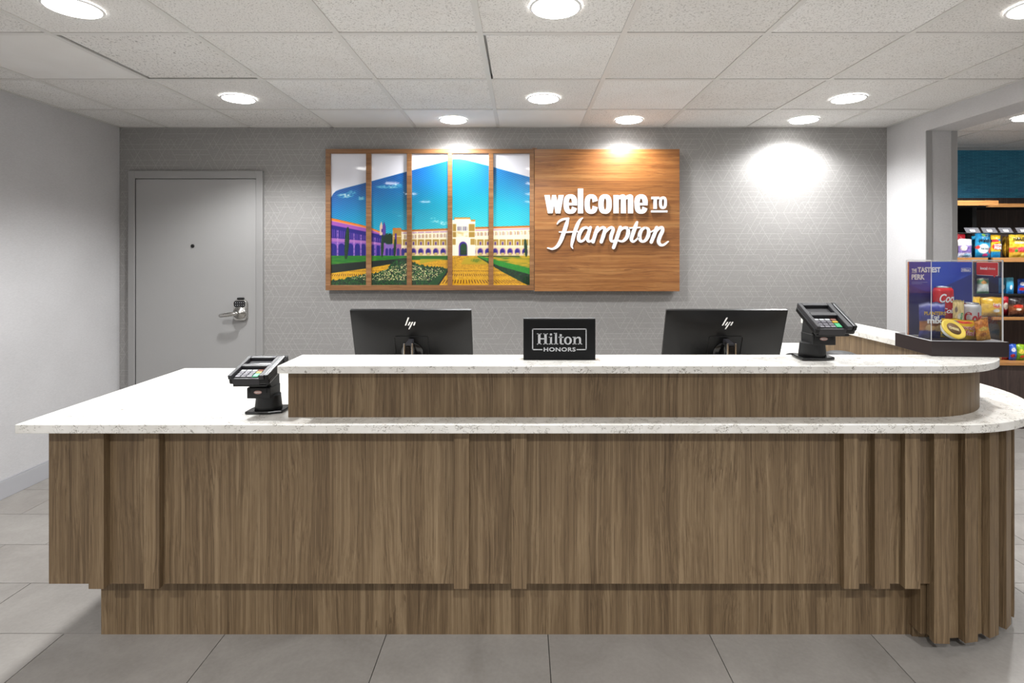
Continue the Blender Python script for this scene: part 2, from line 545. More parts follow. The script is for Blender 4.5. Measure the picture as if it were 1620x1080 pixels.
def acrylic_mat():
    m, nt, b = new_mat('clear_acrylic')
    out = nt.nodes['Material Output']
    tr = nt.nodes.new('ShaderNodeBsdfTransparent'); tr.inputs[0].default_value = (0.97, 0.975, 0.98, 1)
    gl = nt.nodes.new('ShaderNodeBsdfGlossy'); gl.inputs['Roughness'].default_value = 0.03
    lw = nt.nodes.new('ShaderNodeLayerWeight'); lw.inputs[0].default_value = 0.3
    mx = nt.nodes.new('ShaderNodeMixShader')
    k = nt.nodes.new('ShaderNodeMath'); k.operation = 'MULTIPLY_ADD'; k.inputs[1].default_value = 0.22; k.inputs[2].default_value = 0.012
    nt.links.new(lw.outputs['Fresnel'], k.inputs[0]); nt.links.new(k.outputs[0], mx.inputs[0])
    nt.links.new(tr.outputs[0], mx.inputs[1]); nt.links.new(gl.outputs[0], mx.inputs[2]); nt.links.new(mx.outputs[0], out.inputs['Surface'])
    return m
M_ACRYLIC = acrylic_mat()
def frosted_mat():
    m, nt, b = new_mat('frosted_price_holder')
    out = nt.nodes['Material Output']
    tr = nt.nodes.new('ShaderNodeBsdfTransparent'); mx = nt.nodes.new('ShaderNodeMixShader'); mx.inputs[0].default_value = 0.22
    b.inputs['Base Color'].default_value = lin((176, 176, 184)); b.inputs['Roughness'].default_value = 0.2
    nt.links.new(tr.outputs[0], mx.inputs[1]); nt.links.new(b.outputs[0], mx.inputs[2]); nt.links.new(mx.outputs[0], out.inputs['Surface'])
    return m
M_FROST = frosted_mat()

# ------------------------------------------------------------------ room dimensions (metres)
DB = 4.03           # back wall
XL = -2.955         # left wall
XR = 2.668          # right wall (0.2 thick)
HC = 2.32           # ceiling
XR2 = 2.869
DP = 4.90           # pantry back wall
DFRONT = -5.0
XP = 6.2

# floor: slab with individual tiles
fl = MB().box(XL-0.1, XP+0.1, DFRONT, DP+0.1, -0.10, -0.006).build('floor', M_GROUT)
tag(fl, 'greige stone-look tiled lobby floor', 'floor', kind='structure')
TW, TD, TG = 0.5885, 0.3086, 0.0032
proto = None
y_lines = 2.0092
row = 0
k0 = -12
for k in range(k0, 10):
    y0 = y_lines + k*TD; y1 = y0 + TD
    if y1 > DP: y1 = DP
    if y0 > DP: continue
    xoff = 0.0915 + (k+1)*0.190
    j0 = math.floor((XL - xoff)/TW)
    for j in range(j0, j0+18):
        x0 = xoff + j*TW; x1 = x0 + TW
        if x1 <= XL+0.01 or x0 >= 5.0: continue
        x0c = max(x0, XL)
        if k < -4 and (k % 1 == 0) and (x0 > XR or x1 < XL): continue
        full = (x0c == x0) and (y1 - y0 > TD-1e-6)
        if full and proto is not None:
            share('floor_tile', proto, fl, Vector(((x0+x1)/2, (y0+y1)/2, -0.005)) - fl.location)
        else:
            t = MB().box(x0c+TG/2, x1-TG/2, y0+TG/2, y1-TG/2, -0.010, 0.0).build('floor_tile', M_TILE, fl)
            if full: proto = t
# the rest of the lobby floor behind the viewpoint
MB().box(XL, XP, DFRONT, y_lines + k0*TD, -0.010, 0.0).build('floor_screed', M_TILE, fl)

# ceiling: deck, tiles and T-bar runners
ce = MB().box(XL-0.1, XP+0.1, -3.6, DP+0.1, HC+0.03, HC+0.12).build('ceiling', M_CEILS)
tag(ce, 'suspended acoustic tile ceiling over the desk', 'ceiling', kind='structure')
GX, GD, SX, SD = -0.180, 2.330, 0.607, 0.609
proto = {}
def ceil_tiles(xa, xb, ya, yb, seed):
    rng = random.Random(seed)
    i0 = math.floor((xa-GX)/SX); i1 = math.ceil((xb-GX)/SX)
    j0 = math.floor((ya-GD)/SD); j1 = math.ceil((yb-GD)/SD)
    for i in range(i0, i1):
        for j in range(j0, j1):
            x0 = max(GX+i*SX, xa); x1 = min(GX+(i+1)*SX, xb); y0 = max(GD+j*SD, ya); y1 = min(GD+(j+1)*SD, yb)
            if x1-x0 < 0.02 or y1-y0 < 0.02: continue
            kind = 'fleck'
            if (i, j) in ((-4, 0), (-2, 2), (-1, 2), (0, 2)): kind = 'smooth'
            if (i, j) in ((-3, 0), (-3, 2)): kind = 'fissure'
            mt = {'fleck': M_CEIL, 'smooth': M_CEILS, 'fissure': M_CEILF}[kind]
            full = x1-x0 > SX-1e-6 and y1-y0 > SD-1e-6
            gap = {(-3, 0): (0.022, 0, 0, 0.022), (-5, 2): (0, 0.02, 0.022, 0), (0, 0): (0.018, 0, 0.018, 0)}.get((i, j)) if seed == 1 else None
            lift = rng.uniform(0, 0.0015)
            if gap:
                MB().box(x0+0.004+gap[0], x1-0.004-gap[1], y0+0.004+gap[2], y1-0.004-gap[3], HC+0.001, HC+0.017).build('ceiling_tile', mt, ce)
            elif full and kind in proto:
                share('ceiling_tile', proto[kind], ce, Vector(((x0+x1)/2, (y0+y1)/2, HC+0.009+lift)) - ce.location)
            else:
                t = MB().box(x0+0.004, x1-0.004, y0+0.004, y1-0.004, HC+0.001, HC+0.017).build('ceiling_tile', mt, ce)
                if full: proto[kind] = t
    for i in range(i0+1, i1):
        x = GX+i*SX
        MB().box(x-0.012, x+0.012, ya, yb, HC-0.003, HC+0.004).build('ceiling_runner', M_RUNNER, ce)
    for j in range(j0+1, j1):
        y = GD+j*SD
        MB().box(xa, xb, y-0.012, y+0.012, HC-0.0022, HC+0.003).build('ceiling_runner', M_RUNNER, ce)
    for (a0, a1, b0, b1) in ((xa, xb, yb-0.02, yb), (xa, xa+0.02, ya, yb), (xb-0.02, xb, ya, yb)):
        MB().box(a0, a1, b0, b1, HC-0.003, HC+0.003).build('wall_angle', M_RUNNER, ce)
ceil_tiles(XL, XR, -0.7, DB, 1)
ceil_tiles(XR2, 5.2, 1.0, DP, 2)
MB().box(XL, XP, -3.6, -0.7, HC, HC+0.02).build('ceiling_field', M_CEIL, ce)
MB().box(XR2, XP, -0.7, 1.0, HC, HC+0.02).build('ceiling_field', M_CEIL, ce)
MB().box(5.2, XP, 1.0, DP, HC, HC+0.02).build('ceiling_field', M_CEIL, ce)

# walls
w = MB().box(XL-0.1, XR2-0.001, DB, DB+0.12, 0, HC+0.03).build('wall_back', M_PAPER)
tag(w, 'grey wall papered with pale geometric lines behind the desk', 'wall', kind='structure')
w = MB().box(XL-0.12, XL, DFRONT, DB, 0, HC+0.03).build('wall_left', M_WALL)
tag(w, 'pale grey textured vinyl side wall beside the door', 'wall', kind='structure')
w = MB()
w.box(XR, XR2, 3.638, DB, 0, HC+0.03)
w.box(XR2-0.1, XR2, DB+0.12, DP, 0, HC+0.03)
w.box(XR, XR2, 0.6, 3.638, 2.204, HC+0.03)
w.box(XR, XR2, DFRONT, 0.6, 0, HC+0.03)
w = w.build('wall_right', M_WALLR)
tag(w, 'light grey wall and header around the pantry opening', 'wall', kind='structure')
w = MB().box(XR2, XP, DP, DP+0.1, 0, HC+0.03).build('wall_pantry', M_BLUE)
tag(w, 'teal strip-textured wall above the snack shelves', 'wall', kind='structure')
w = MB().box(XP, XP+0.1, DFRONT, DP, 0, HC+0.03).build('wall_far_right', M_WALLR)
tag(w, 'plain grey far side wall of the pantry', 'wall', kind='structure')
for n, (x0, x1) in enumerate(((XR-0.003, XR+0.036), (XR2-0.034, XR2+0.003))):
    t = MB().box(x0, x1, 3.632, 3.641, 0, 2.204).build('trim_%d' % (n+1), M_TRIM, bevel=0.001)
    tag(t, ['grey corner guard on the lobby edge of the opening', 'grey corner guard on the pantry edge of the opening'][n], 'trim', kind='structure')
b = MB().box(XL, XL+0.012, DFRONT, DB, 0, 0.100)
b.box(XL, XL+0.009, DFRONT, DB, 0.100, 0.108)
b = b.build('baseboard_left', M_BASE, bevel=0.002)
tag(b, 'grey baseboard along the pale side wall', 'baseboard', kind='structure')
b = MB().box(X(418, DB), XR, DB-0.012, DB, 0, 0.100).build('baseboard_back', M_BASE, bevel=0.002)
tag(b, 'grey baseboard along the papered wall', 'baseboard', kind='structure')
b = MB().box(XR-0.012, XR, 3.638, DB-0.012, 0, 0.100).build('baseboard_right', M_BASE, bevel=0.002)
tag(b, 'grey baseboard beside the pantry opening', 'baseboard', kind='structure')

# ------------------------------------------------------------------ downlights
def downlight(x, y, label, group, power=1.0, angle=SPOT_ANGLE):
    t = empty('downlight', (x, y, HC-0.002))
    tag(t, label, 'downlight', group)
    MB().lathe([(0.090, 0.0), (0.097, -0.001), (0.0985, -0.004), (0.092, -0.007), (0.088, -0.006)], n=40, cap=False).build('trim_ring', M_LAMPRING, t, local=True, center=False)
    MB().lathe([(0.0885, -0.0005), (0.0885, -0.0075), (0.06, -0.010), (0.001, -0.011)], n=40, cap=False).build('lens', M_LAMP, t, local=True, center=False)
    l = bpy.data.lights.new('downlight_beam', 'SPOT')
    l.energy = SPOT_W*power; l.color = LIGHT_COL; l.spot_size = R(angle); l.spot_blend = SPOT_BLEND; l.shadow_soft_size = 0.06
    lo = bpy.data.objects.new('downlight_beam', l); COL.objects.link(lo)
    lo.parent = t; lo.location = (0, 0, -0.075)
    return t
XC = [-1.697, 0.124, 1.945]
G1 = 'recessed downlights in the ceiling'
downlight(XC[0], 2.075, 'large-looking round downlight at the upper corner above the pale side wall', G1, 1.35)
downlight(XC[1], 2.075, 'round downlight cut by the top of the picture, above the desk centre', G1, 0.75)
downlight(XC[2], 2.075, 'round downlight at the upper picture corner above the pantry side', G1, 0.8)
downlight(XC[0], 3.284, 'round downlight in front of the grey door', G1)
downlight(XC[1], 3.284, 'round downlight in front of the seam between mural and wooden sign', G1, 0.75)
downlight(XC[2], 3.284, 'round downlight in front of the bare papered wall, nearer the pantry header', G1, 0.7)
downlight(-0.4795, 3.804, 'small-looking round downlight against the wall above the mural', G1, 0.45, 162)
downlight(0.7345, 3.804, 'small-looking round downlight against the wall above the wooden sign', G1, 0.45, 162)
downlight(1.945, 3.804, 'small-looking round downlight washing the bare papered wall', G1, 0.66, 160)
downlight(3.44, 3.734, 'round downlight in the pantry ceiling at the picture edge', G1, 1.3, 165)
for x in XC:
    downlight(x, 0.86, 'round downlight in the lobby ceiling ahead of the desk, above the frame', 'dimmed downlights ahead of the desk', 0.03)
    for y in (-0.35, -1.57):
        downlight(x, y, 'round downlight in the lobby ceiling behind the viewpoint', 'lobby downlights out of view', 1.85 if y > -1 else 0.3)
downlight(4.7, 2.3, 'round downlight in the pantry out of view', 'pantry downlights out of view', 1.0)
downlight(4.7, 3.734, 'round downlight in the pantry out of view', 'pantry downlights out of view', 1.0)

# ------------------------------------------------------------------ door
dr = empty('door_1', ((X(207, DB)+X(418, DB))/2, DB, 0))
tag(dr, 'grey flush door with keypad lever lock', 'door', kind='structure')
dx0, dx1, dz1 = X(206.5, DB), X(418, DB), Z(271, DB)
fr = MB()
fw = 0.048
fr.box(dx0, dx0+fw, DB-0.028, DB, 0, dz1); fr.box(dx1-fw, dx1, DB-0.028, DB, 0, dz1); fr.box(dx0+fw, dx1-fw, DB-0.028, DB, dz1-fw-0.008, dz1)
fr.build('door_frame', M_FRAME, dr, bevel=0.003)
MB().box(dx0+fw, dx0+fw+0.006, DB-0.018, DB, 0.0, dz1-fw-0.008).build('door_stop', M_BLACKM, dr)
leaf = MB().box(dx0+fw+0.006, dx1-fw-0.003, DB-0.022, DB-0.002, 0.006, dz1-fw-0.012).build('door_leaf', M_DOOR, dr, bevel=0.002)
p = at(305, 389, DB-0.022)
MB().lathe([(0.013, 0), (0.013, -0.005), (0.009, -0.008), (0.006, -0.006), (0.001, -0.0055)], (p.x, p.y, p.z), 20, 'y').build('peephole', M_BLACKG, leaf)
p = at(382.5, 490, DB-0.022)
lk = MB()
def rrect(cx, cz, w, h, r, n=6):
    pts = []
    for (sx, sz, a0) in ((1, 1, 0), (-1, 1, 90), (-1, -1, 180), (1, -1, 270)):
        for i in range(n+1):
            a = R(a0 + 90*i/n)
            pts.append((cx+sx*(w/2-r)+r*math.cos(a), cz+sz*(h/2-r)+r*math.sin(a)))
    return pts
lk.prism(rrect(p.x, p.z, 0.098, 0.150, 0.026), p.y-0.028, p.y, 'y')
lk = lk.build('lock_plate', M_STEEL, leaf, bevel=0.004)
kz = p.z+0.045
MB().prism(rrect(p.x-0.002, kz, 0.082, 0.046, 0.016), p.y-0.030, p.y-0.026, 'y').build('keypad', M_BLACKG, dr)
kp = MB()
for i in range(5):
    for j in range(2):
        kp.box(p.x-0.031+i*0.0145, p.x-0.028+i*0.0145, p.y-0.0306, p.y-0.0302, kz-0.011+j*0.018, kz-0.006+j*0.018)
kp.build('keypad_digits', M_SILVER, dr)
MB().prism(rrect(p.x-0.002, p.z+0.083, 0.044, 0.014, 0.005), p.y-0.022, p.y, 'y').build('lock_cap', M_BLACKM, dr)
rz_ = p.z-0.019
MB().lathe([(0.046, 0.004), (0.047, -0.002), (0.043, -0.016), (0.018, -0.022), (0.015, -0.055), (0.016, -0.062), (0.012, -0.066), (0.001, -0.066)], (p.x, p.y-0.028, rz_), 32, 'y').build('lock_rose', M_STEEL, dr)
lv = MB()
pts = [(p.x, p.y-0.082, rz_), (p.x-0.02, p.y-0.086, rz_-0.001), (p.x-0.05, p.y-0.088, rz_-0.006), (p.x-0.085, p.y-0.086, rz_-0.011), (p.x-0.115, p.y-0.078, rz_-0.016)]
lv.tube([tuple(q) for q in catmull(pts, 5)], [0.012 + 0.003*math.sin(i/20*3) for i in range(21)], 12)
lv.build('lever', M_STEEL, dr)

# ------------------------------------------------------------------ reception desk
D_LS = 1.84; Z_LS0, Z_LS1 = 0.784, 0.8143
D_P, D_S, D_T = 1.920, 1.895, 2.004
AC = (1.468, 2.400)            # centre of the rounded corner
def arc(c, r, a0, a1, n=20):
    """angles from straight-ahead-towards-viewer (0) turning to the right (90)"""
    return [(c[0]+r*math.sin(R(a0+(a1-a0)*i/n)), c[1]-r*math.cos(R(a0+(a1-a0)*i/n))) for i in range(n+1)]

desk = empty('reception_desk', (0, 2.3, 0))
tag(desk, 'walnut laminate reception desk with slatted front and rounded corner', 'desk')
XPL = X(77, D_P)
XPE = X(1473, D_P)
MB().box(XPL, XPE, D_P, D_P+0.022, 0.234, Z_LS0-0.0005).build('front_panel', M_WOOD, desk, bevel=0.001)
MB().box(XPL, XPL+0.022, D_P+0.0225, 2.735, 0.234, Z_LS0-0.0005).build('end_panel', M_WOOD, desk)
XT0, XT1 = X(160, D_T), X(1471, D_T)
MB().box(XT0, XT1, D_T, D_T+0.02, 0, 0.30).build('toe_kick', M_WOOD, desk)
MB().box(XT0, XT0+0.02, D_T+0.0205, 2.70, 0, 0.30).build('toe_kick', M_WOOD, desk)
MB().box(XT0+0.02, XT0+0.04, D_T+0.022, 2.70, 0.30, Z_LS0-0.001).build('support_panel', M_WOOD, desk)
MB().box(0.2, 0.22, D_T+0.022, 2.70, 0, Z_LS0-0.001).build('support_panel', M_WOOD, desk)
MB().box(1.36, 1.38, 2.75, 3.54, 0, Z_LS0-0.001).build('support_panel', M_WOOD, desk)
first = None
for a, b_ in ((140, 162), (228, 252.5), (718, 743), (809, 833), (1335, 1360), (1384, 1408), (1432, 1457)):
    x0 = X(a, D_S)
    sl = MB().box(x0, x0+0.0525, D_S, D_P-0.0002, 0.231, Z_LS0-0.0008)
    if first is None: first = sl.build('slat', M_WOOD, desk, bevel=0.0008); z0_ = first.location.copy()
    else: share('slat', first, desk, Vector((x0+0.02625-desk.location.x, z0_.y, z0_.z)))
# rounded corner: curved panel, plinth and its slats
oc = arc(AC, 0.48, -5, 90, 24); ic = arc(AC, 0.455, -5, 90, 24)
oc += [(AC[0]+0.48, 3.54)]; ic += [(AC[0]+0.455, 3.54)]
MB().ring(oc, ic, 0.044, Z_LS0-0.0005, 'z', closed=False).build('corner_panel', M_WOOD, desk)
oc = arc(AC, 0.41, -8, 90, 20)+[(AC[0]+0.41, 3.5)]; ic = arc(AC, 0.38, -8, 90, 20)+[(AC[0]+0.38, 3.5)]
MB().ring(oc, ic, 0.0, 0.10, 'z', closed=False).build('corner_plinth', M_WOOD, desk)
MB().box(XPE-0.02, XPE-0.001, D_P+0.0225, 2.03, 0.044, 0.60).build('corner_return', M_WOOD, desk)
zc = (0.042+Z_LS0)/2
slat_c = None
for k in range(8):
    a = -5.6 + 12.25*k + 3.0
    if slat_c is None:
        slat_c = MB().box(-0.026, 0.026, -0.0125, 0.0125, 0.042, Z_LS0-0.0008).build('slat', M_WOOD, None, bevel=0.0008)
        slat_c.parent = desk
        o = slat_c; dz = slat_c.location.z
        lo = min(v.co.z for v in slat_c.data.vertices)
        off = 0.042 - lo
    else:
        o = share('slat', slat_c, desk, (0, 0, 0))
    o.location = Vector((AC[0]+0.4928*math.sin(R(a)), AC[1]-0.4928*math.cos(R(a)), off)) - desk.location
    o.rotation_euler = (0, 0, R(a))
for k in range(9):
    share('slat', slat_c, desk, Vector((AC[0]+0.4928, 2.455+0.115*k, off)) - desk.location, (0, 0, R(90)))
# riser between the two tops
RC = (1.41, 2.3225)
ro = [(-0.8198, 2.05), (-0.8198, 1.9225)] + arc(RC, 0.40, 0, 90, 24) + [(1.81, 3.30), (1.70, 3.30)]
ri = [(1.70, 2.3225)] + [(RC[0]+(1.70-RC[0])*math.cos(R(a)), RC[1]-(RC[1]-2.05)*math.sin(R(a))) for a in range(9, 90, 9)] + [(RC[0], 2.05)]
MB().prism(ro+ri, Z_LS1+0.0003, 0.9755, 'z').build('riser', M_WOOD, desk)

low = [(-1.70, 2.765), (-1.70, D_LS)] + arc(AC, 0.56, 0, 90, 32) + [(2.028, 3.566), (1.35, 3.566), (1.35, 2.765)]
o = MB().prism(low, Z_LS0, Z_LS1, 'z').build('countertop', M_QUARTZ, bevel=0.0025, angle=40)
tag(o, 'lower white quartz worktop with a rounded corner on the desk', 'countertop')
UC = (1.442, 2.294); UR = 0.414
up = [(-0.84, 2.095), (-0.84, 1.88)] + arc(UC, UR, 0, 90, 32) + [(1.856, 3.30), (1.668, 3.30)] + \
     [(1.538+0.13*math.cos(R(a)), 2.225-0.13*math.sin(R(a))) for a in range(0, 91, 9)]
o = MB().prism(up, 0.976, 1.0027, 'z').build('ledge_countertop', M_QUARTZ, bevel=0.0025, angle=40)
tag(o, 'raised narrow white quartz ledge capping the desk riser', 'countertop')

# ------------------------------------------------------------------ wall sign: mural in a frame and lettered wooden panel
DS = 3.98
s = DS/F
mural = empty('framed_mural', (X(680, DS), DB, Z(458.5, DS)))
tag(mural, 'wood-framed five-pane mural of a campus lawn under blue sky', 'wall art')
fx0, fx1, fz0, fz1 = X(515, DS), X(845, DS), Z(459, DS), Z(235.5, DS)
opens = [(522.5, 579), (586.8, 643.5), (651, 708.3), (715.3, 773.2), (780.4, 838)]
oy0, oy1 = 242.5, 451.0
MB().box(fx0, fx1, DS, DS+0.022, Z(oy0, DS), fz1).build('frame_rail', M_SIGNWOOD_V, mural, bevel=0.001)
MB().box(fx0, fx1, DS, DS+0.022, fz0, Z(oy1, DS)).build('frame_rail', M_SIGNWOOD_V, mural, bevel=0.001)
xs = [515] + [v for ab in opens for v in ab] + [845]
for i in range(0, len(xs), 2):
    MB().box(X(xs[i], DS), X(xs[i+1], DS), DS+0.0002, DS+0.022, Z(oy1, DS)+0.0003, Z(oy0, DS)-0.0003).build('frame_stile', M_SIGNWOOD_V, mural, bevel=0.001)
MB().box(fx0+0.02, fx1-0.02, DS+0.028, DB, fz0+0.02, fz1-0.02).build('backing_board', M_BLACKM, mural)

def mural_paint(u, v):
    """u, v: photo pixel coordinates of the print; returns sRGB"""
    H = u.shape
    C = np.zeros(H+(3,)); C[:] = (236, 236, 242)
    def put(mask, col, a=1.0):
        m = (np.clip(mask, 0, 1)*a)[..., None]
        C[:] = C*(1-m) + np.array(col, float)*m
    def lerp(x, xs_, ys_): return np.interp(x, xs_, ys_)
    def less(val, soft=0.6): return np.clip(0.5 - val/soft/2, 0, 1)      # 1 where val<0
    n1 = noise2(u*0.9, v*0.9, 1); n2 = noise2(u*0.35, v*0.35, 2); n3 = noise2(u*0.06, v*0.06, 3)
    # sky below the hill-shaped curve
    top = lerp(u, [522, 526, 530, 536, 545, 579, 643, 708, 717, 725, 735, 773, 838], [313, 306, 302, 299.5, 297, 288.3, 271, 253.5, 251, 250.5, 251.8, 261.7, 279.7])
    sky = less(top-v)
    t = np.clip((v-top)/110.0, 0, 1)
    right = np.clip((u-640)/120, 0, 1)
    c0 = np.array((4, 122, 190.)); c1 = np.array((6, 166, 198.)); c2 = np.array((70, 194, 210.))
    tt = t[..., None]
    skyc = np.where(tt < 0.5, c0+(c1-c0)*tt*2, c1+(c2-c1)*(tt-0.5)*2)
    skyc = skyc + right[..., None]*np.array((36, 22, 8.))  # paler sky to the right: lamp glare put into the print colour
    hatch = np.sin((v + np.abs((u % 62)-31)*0.5)*2*np.pi/3.2)
    skyc = skyc + (hatch*15)[..., None]
    m = sky[..., None]; C[:] = C*(1-m)+skyc*m
    for (cx, cy, rx, ry, st) in ((545, 309, 13, 4, 0.9), (556, 304, 9, 4, 0.5), (570, 313, 7, 3.5, 0.75), (614, 295, 22, 3, 0.7), (628, 292, 8, 2, 0.7), (690, 350, 10, 2.5, 0.6), (702, 353, 9, 3, 0.8), (684, 345, 5, 2, 0.5), (632, 341, 5, 1, 0.3)):
        d = ((u-cx)/rx)**2+((v-cy)/ry)**2
        put(np.clip(1.25-d, 0, 1)*np.clip(noise2(u*0.4, v*0.8, 9)*1.6-0.2, 0, 1), (228, 240, 240), st)
    # left wing in perspective
    L = less(u-609)
    rt = lerp(u, [522, 578, 599, 612], [344.2, 357.0, 365, 368]); f = (u-522)/78.0
    rb = rt+3.6-1.2*f
    b0 = lerp(u, [522, 578, 603, 612], [355.5, 366.3, 371.5, 373.5])
    base = lerp(u, [522, 600, 612], [409, 404.5, 404])
    put(L*less(rt-v), (226, 140, 52)); put(L*less(rb-v), (232, 200, 200), .7); put(L*less(rb+1-v), (176, 112, 188)); put(L*less(b0-v), (52, 36, 148))
    fl0 = lerp(u, [522, 578, 603], [376, 380.5, 384]); fl1 = lerp(u, [522, 578, 603], [382, 385, 388])
    win = (np.sin(u*2*np.pi/3.1) > 0.35).astype(float)*less(b0+6-v)*less(v-fl0+1)
    put(L*win, (150, 110, 190), .75)
    put(L*less(fl0-v)*less(v-fl1), (206, 150, 200), .85)
    put(L*less(fl1-v), (178, 128, 200), .8)
    ac = [525, 539, 553, 564.5, 574, 583, 590, 597.5]; aw = [6.5, 5.5, 5.2, 4.2, 3.7, 3.4, 3.1, 2.8]
    for cx, w_ in zip(ac, aw):
        d = np.where(v < 391, ((u-cx)/w_)**2+((v-391)/6.0)**2 - 1, np.abs(u-cx)/w_-1)
        put(L*less(d, .25)*less(fl1+1-v), (44, 30, 148))
    for cx in (533, 559, 570, 592):
        put(L*less(np.abs(u-cx)-1.0)*less(b0+6-v)*(np.sin(v*3.6) > -0.1), (214, 178, 214), .8)
    put(L*less(base-v), (20, 120, 30))
    # bell towers, trees, gold tower
    for cx, tp in ((602.3, 349.5), (606.8, 350)):
        w_ = np.clip((v-tp)*0.32, 0, 2.6)
        put(less(np.abs(u-cx)-w_)*less(tp-v)*less(v-372), (226, 200, 180) if cx < 604 else (120, 90, 170))
    put(less(np.abs(u-603.5)-1.0)*less(362-v)*less(v-367), (90, 60, 150))
    put(less(((u-615)/9)**2+((v-378)/9)**2-1+0.6*(n1-.5), .3), (18, 70, 36)); 
    Bm = less(608-u)*less(366-v)*0
    # long wing
    Rm = less(620.5-u)*less(v-405)
    roof = lerp(u, [621, 634, 634.2, 708, 752, 838], [361, 361, 363.5, 361, 359, 356.5])
    put(Rm*less(roof-v), (206, 136, 60)); put(Rm*less(roof+3-v), (244, 236, 214)); put(Rm*less(roof+4.2-v)*less(v-roof-6), (196, 150, 190), .8)
    put(Rm*less(roof+8-v)*less(v-roof-14)*(np.sin(u*2*np.pi/5.8) > .2), (206, 180, 130), .7)
    put(Rm*less(roof+9-v)*less(v-roof-14)*(np.sin(u*2*np.pi/2.9) > .55), (150, 100, 150), .55)
    put(Rm*less(378.5-v)*less(v-388), (190, 164, 84))
    put(Rm*less(np.abs(((u-653.5) % 11.8)-5.9)-0.8)*less(366-v)*less(v-388), (244, 236, 214))
    put(Rm*less(np.abs(((u-653.5+5.9) % 11.8)-5.9)-2.2)*less(381.5-v)*less(v-388), (230, 214, 190))
    put(Rm*less(np.abs(((u-653.5+5.9) % 11.8)-5.9)-1.2)*less(382.5-v)*less(v-387.4), (110, 70, 150))
    put(Rm*less(388-v), (240, 230, 206)); put(Rm*less(391.5-v), (232, 218, 184))
    dx = ((u-653.5+5.9) % 11.8)-5.9
    put(Rm*less((dx/4.4)**2+((v-398)/5.5)**2-1, .4)*less(v-403), (150, 104, 176)); put(Rm*less(((dx+0.6)/3.3)**2+((v-398)/4.3)**2-1, .4)*less(v-400.5), (64, 40, 150))
    put(Rm*less(np.abs(dx)-2.5)*less(399.5-v)*less(v-404), (214, 196, 140))
    # gold tower left
    T = less(np.abs(u-627.5)-6.5)
    put(T*less(360.5-v)*less(v-404), (192, 160, 76)); put(T*less(360.5-v)*less(v-363.3), (216, 140, 64)); put(T*less(np.abs(v-373.5)-.5), (240, 226, 200)); put(less(np.abs(u-625.3)-1.4)*less(369-v)*less(v-388), (110, 70, 160)); put(less(608-u)*less(u-634)*less(386-v)*less(v-405), (170, 120, 190), .85)
    for cx in (611, 616.5, 621.5, 629, 636.5):
        put(less(((u-cx)/2.2)**2+((np.minimum(v, 396)-396)/3.5)**2-1, .4)*less(v-404), (62, 40, 150))
    # main gate tower
    G = less(v-405)
    put(less(np.abs(u-733)-18.5)*less(347.5-v)*G, (246, 242, 224)); put(less(np.abs(u-731)-12.7)*less(343.5-v)*less(v-347)*1.0, (214, 168, 96)); put(less(np.abs(u-731)-12)*less(346-v)*less(v-352), (246, 242, 224)); put(less(np.abs(u-748)-3.5)*less(347-v)*less(v-350), (206, 160, 90))
    put((less(np.abs(u-718.5)-2.7)+less(np.abs(u-746)-4.7))*less(354-v)*less(v-375), (190, 162, 88)); put(less(np.abs(v-366)-.6)*less(np.abs(u-733)-18.5), (244, 238, 220))
    put((less(np.abs(u-718)-2.5)+less(np.abs(u-747.5)-3.5))*less(377.5-v)*less(v-387), (196, 168, 96))
    put(less(np.abs(u-731)-8.5)*less(358-v)*less(v-364.5)*(np.abs(((u-722.8) % 3.05)-1.5) < .75), (84, 50, 140))
    put(less(np.abs(u-731)-9)*less(366-v)*less(v-374)*n2*1.4, (214, 196, 140), .7)
    d = np.where(v < 389, ((u-732)/9.3)**2+((v-389)/9.8)**2-1, np.abs(u-732)/9.3-1); put(less(d, .2)*G*less(378-v), (248, 238, 222))
    d = np.where(v < 389, ((u-732.2)/6.4)**2+((v-389)/7.0)**2-1, np.abs(u-732.2)/6.4-1); put(less(d, .2)*G, (84, 54, 160))
    d = np.where(v < 391, ((u-733)/5.0)**2+((v-391)/6.0)**2-1, np.abs(u-733)/5.0-1); put(less(d, .2)*less(v-403), (30, 96, 44)); put(less(d, .2)*less(396-v)*less(v-403)*n1, (8, 50, 24))
    # ground
    g = less(404.6-v)
    gold = np.zeros(H+(3,)); gold[:] = (224, 184, 40)
    z = 1.0/np.maximum(v-401, 1.5)
    dots = (np.sin(z*900)*1.0 > 0.2) & (np.sin((u-732)*z*62) > 0.35)
    gold = gold + (noise2(u*.5, v*.9, 5)-.5)[..., None]*26
    gold = np.where(dots[..., None], gold*np.array((.66, .55, .4)), gold)
    m = g[..., None]; C[:] = C*(1-m)+gold*m
    put(g*less(u-708)*less(v-411), (60, 130, 36)); put(less(664-u)*less(u-712)*less(409.5-v)*less(v-lerp(u, [664, 712], [417, 408])), (190, 180, 44))
    put(less(np.abs(u-(751-0.0*v))-(22-(418-v)*0.55))*less(406.5-v)*less(v-418), (200, 180, 40)); put(less(((u-753)/8)**2+((v-412)/3)**2-1, .5)*n1*1.3, (90, 140, 30), .7)
    # left lawn and hedge
    Lm = less(u-645)*g
    ht = lerp(u, [522, 578, 620, 645], [418.5, 413.5, 410.5, 408]); hb = lerp(u, [522, 578, 620, 645], [432, 424.5, 417, 412])
    put(Lm*less(v-ht), (40, 138, 50)); put(Lm*less(v-ht)*np.clip(noise2(u*.12, v*.9, 7)*2-.9, 0, 1), (116, 168, 44), .8); put(Lm*less(ht-v)*less(v-hb), (6, 40, 26)); put(Lm*less(ht-v)*less(v-hb)*n1, (14, 62, 34), .6)
    # right lawn and hedge
    Hm = less(755-u)*g
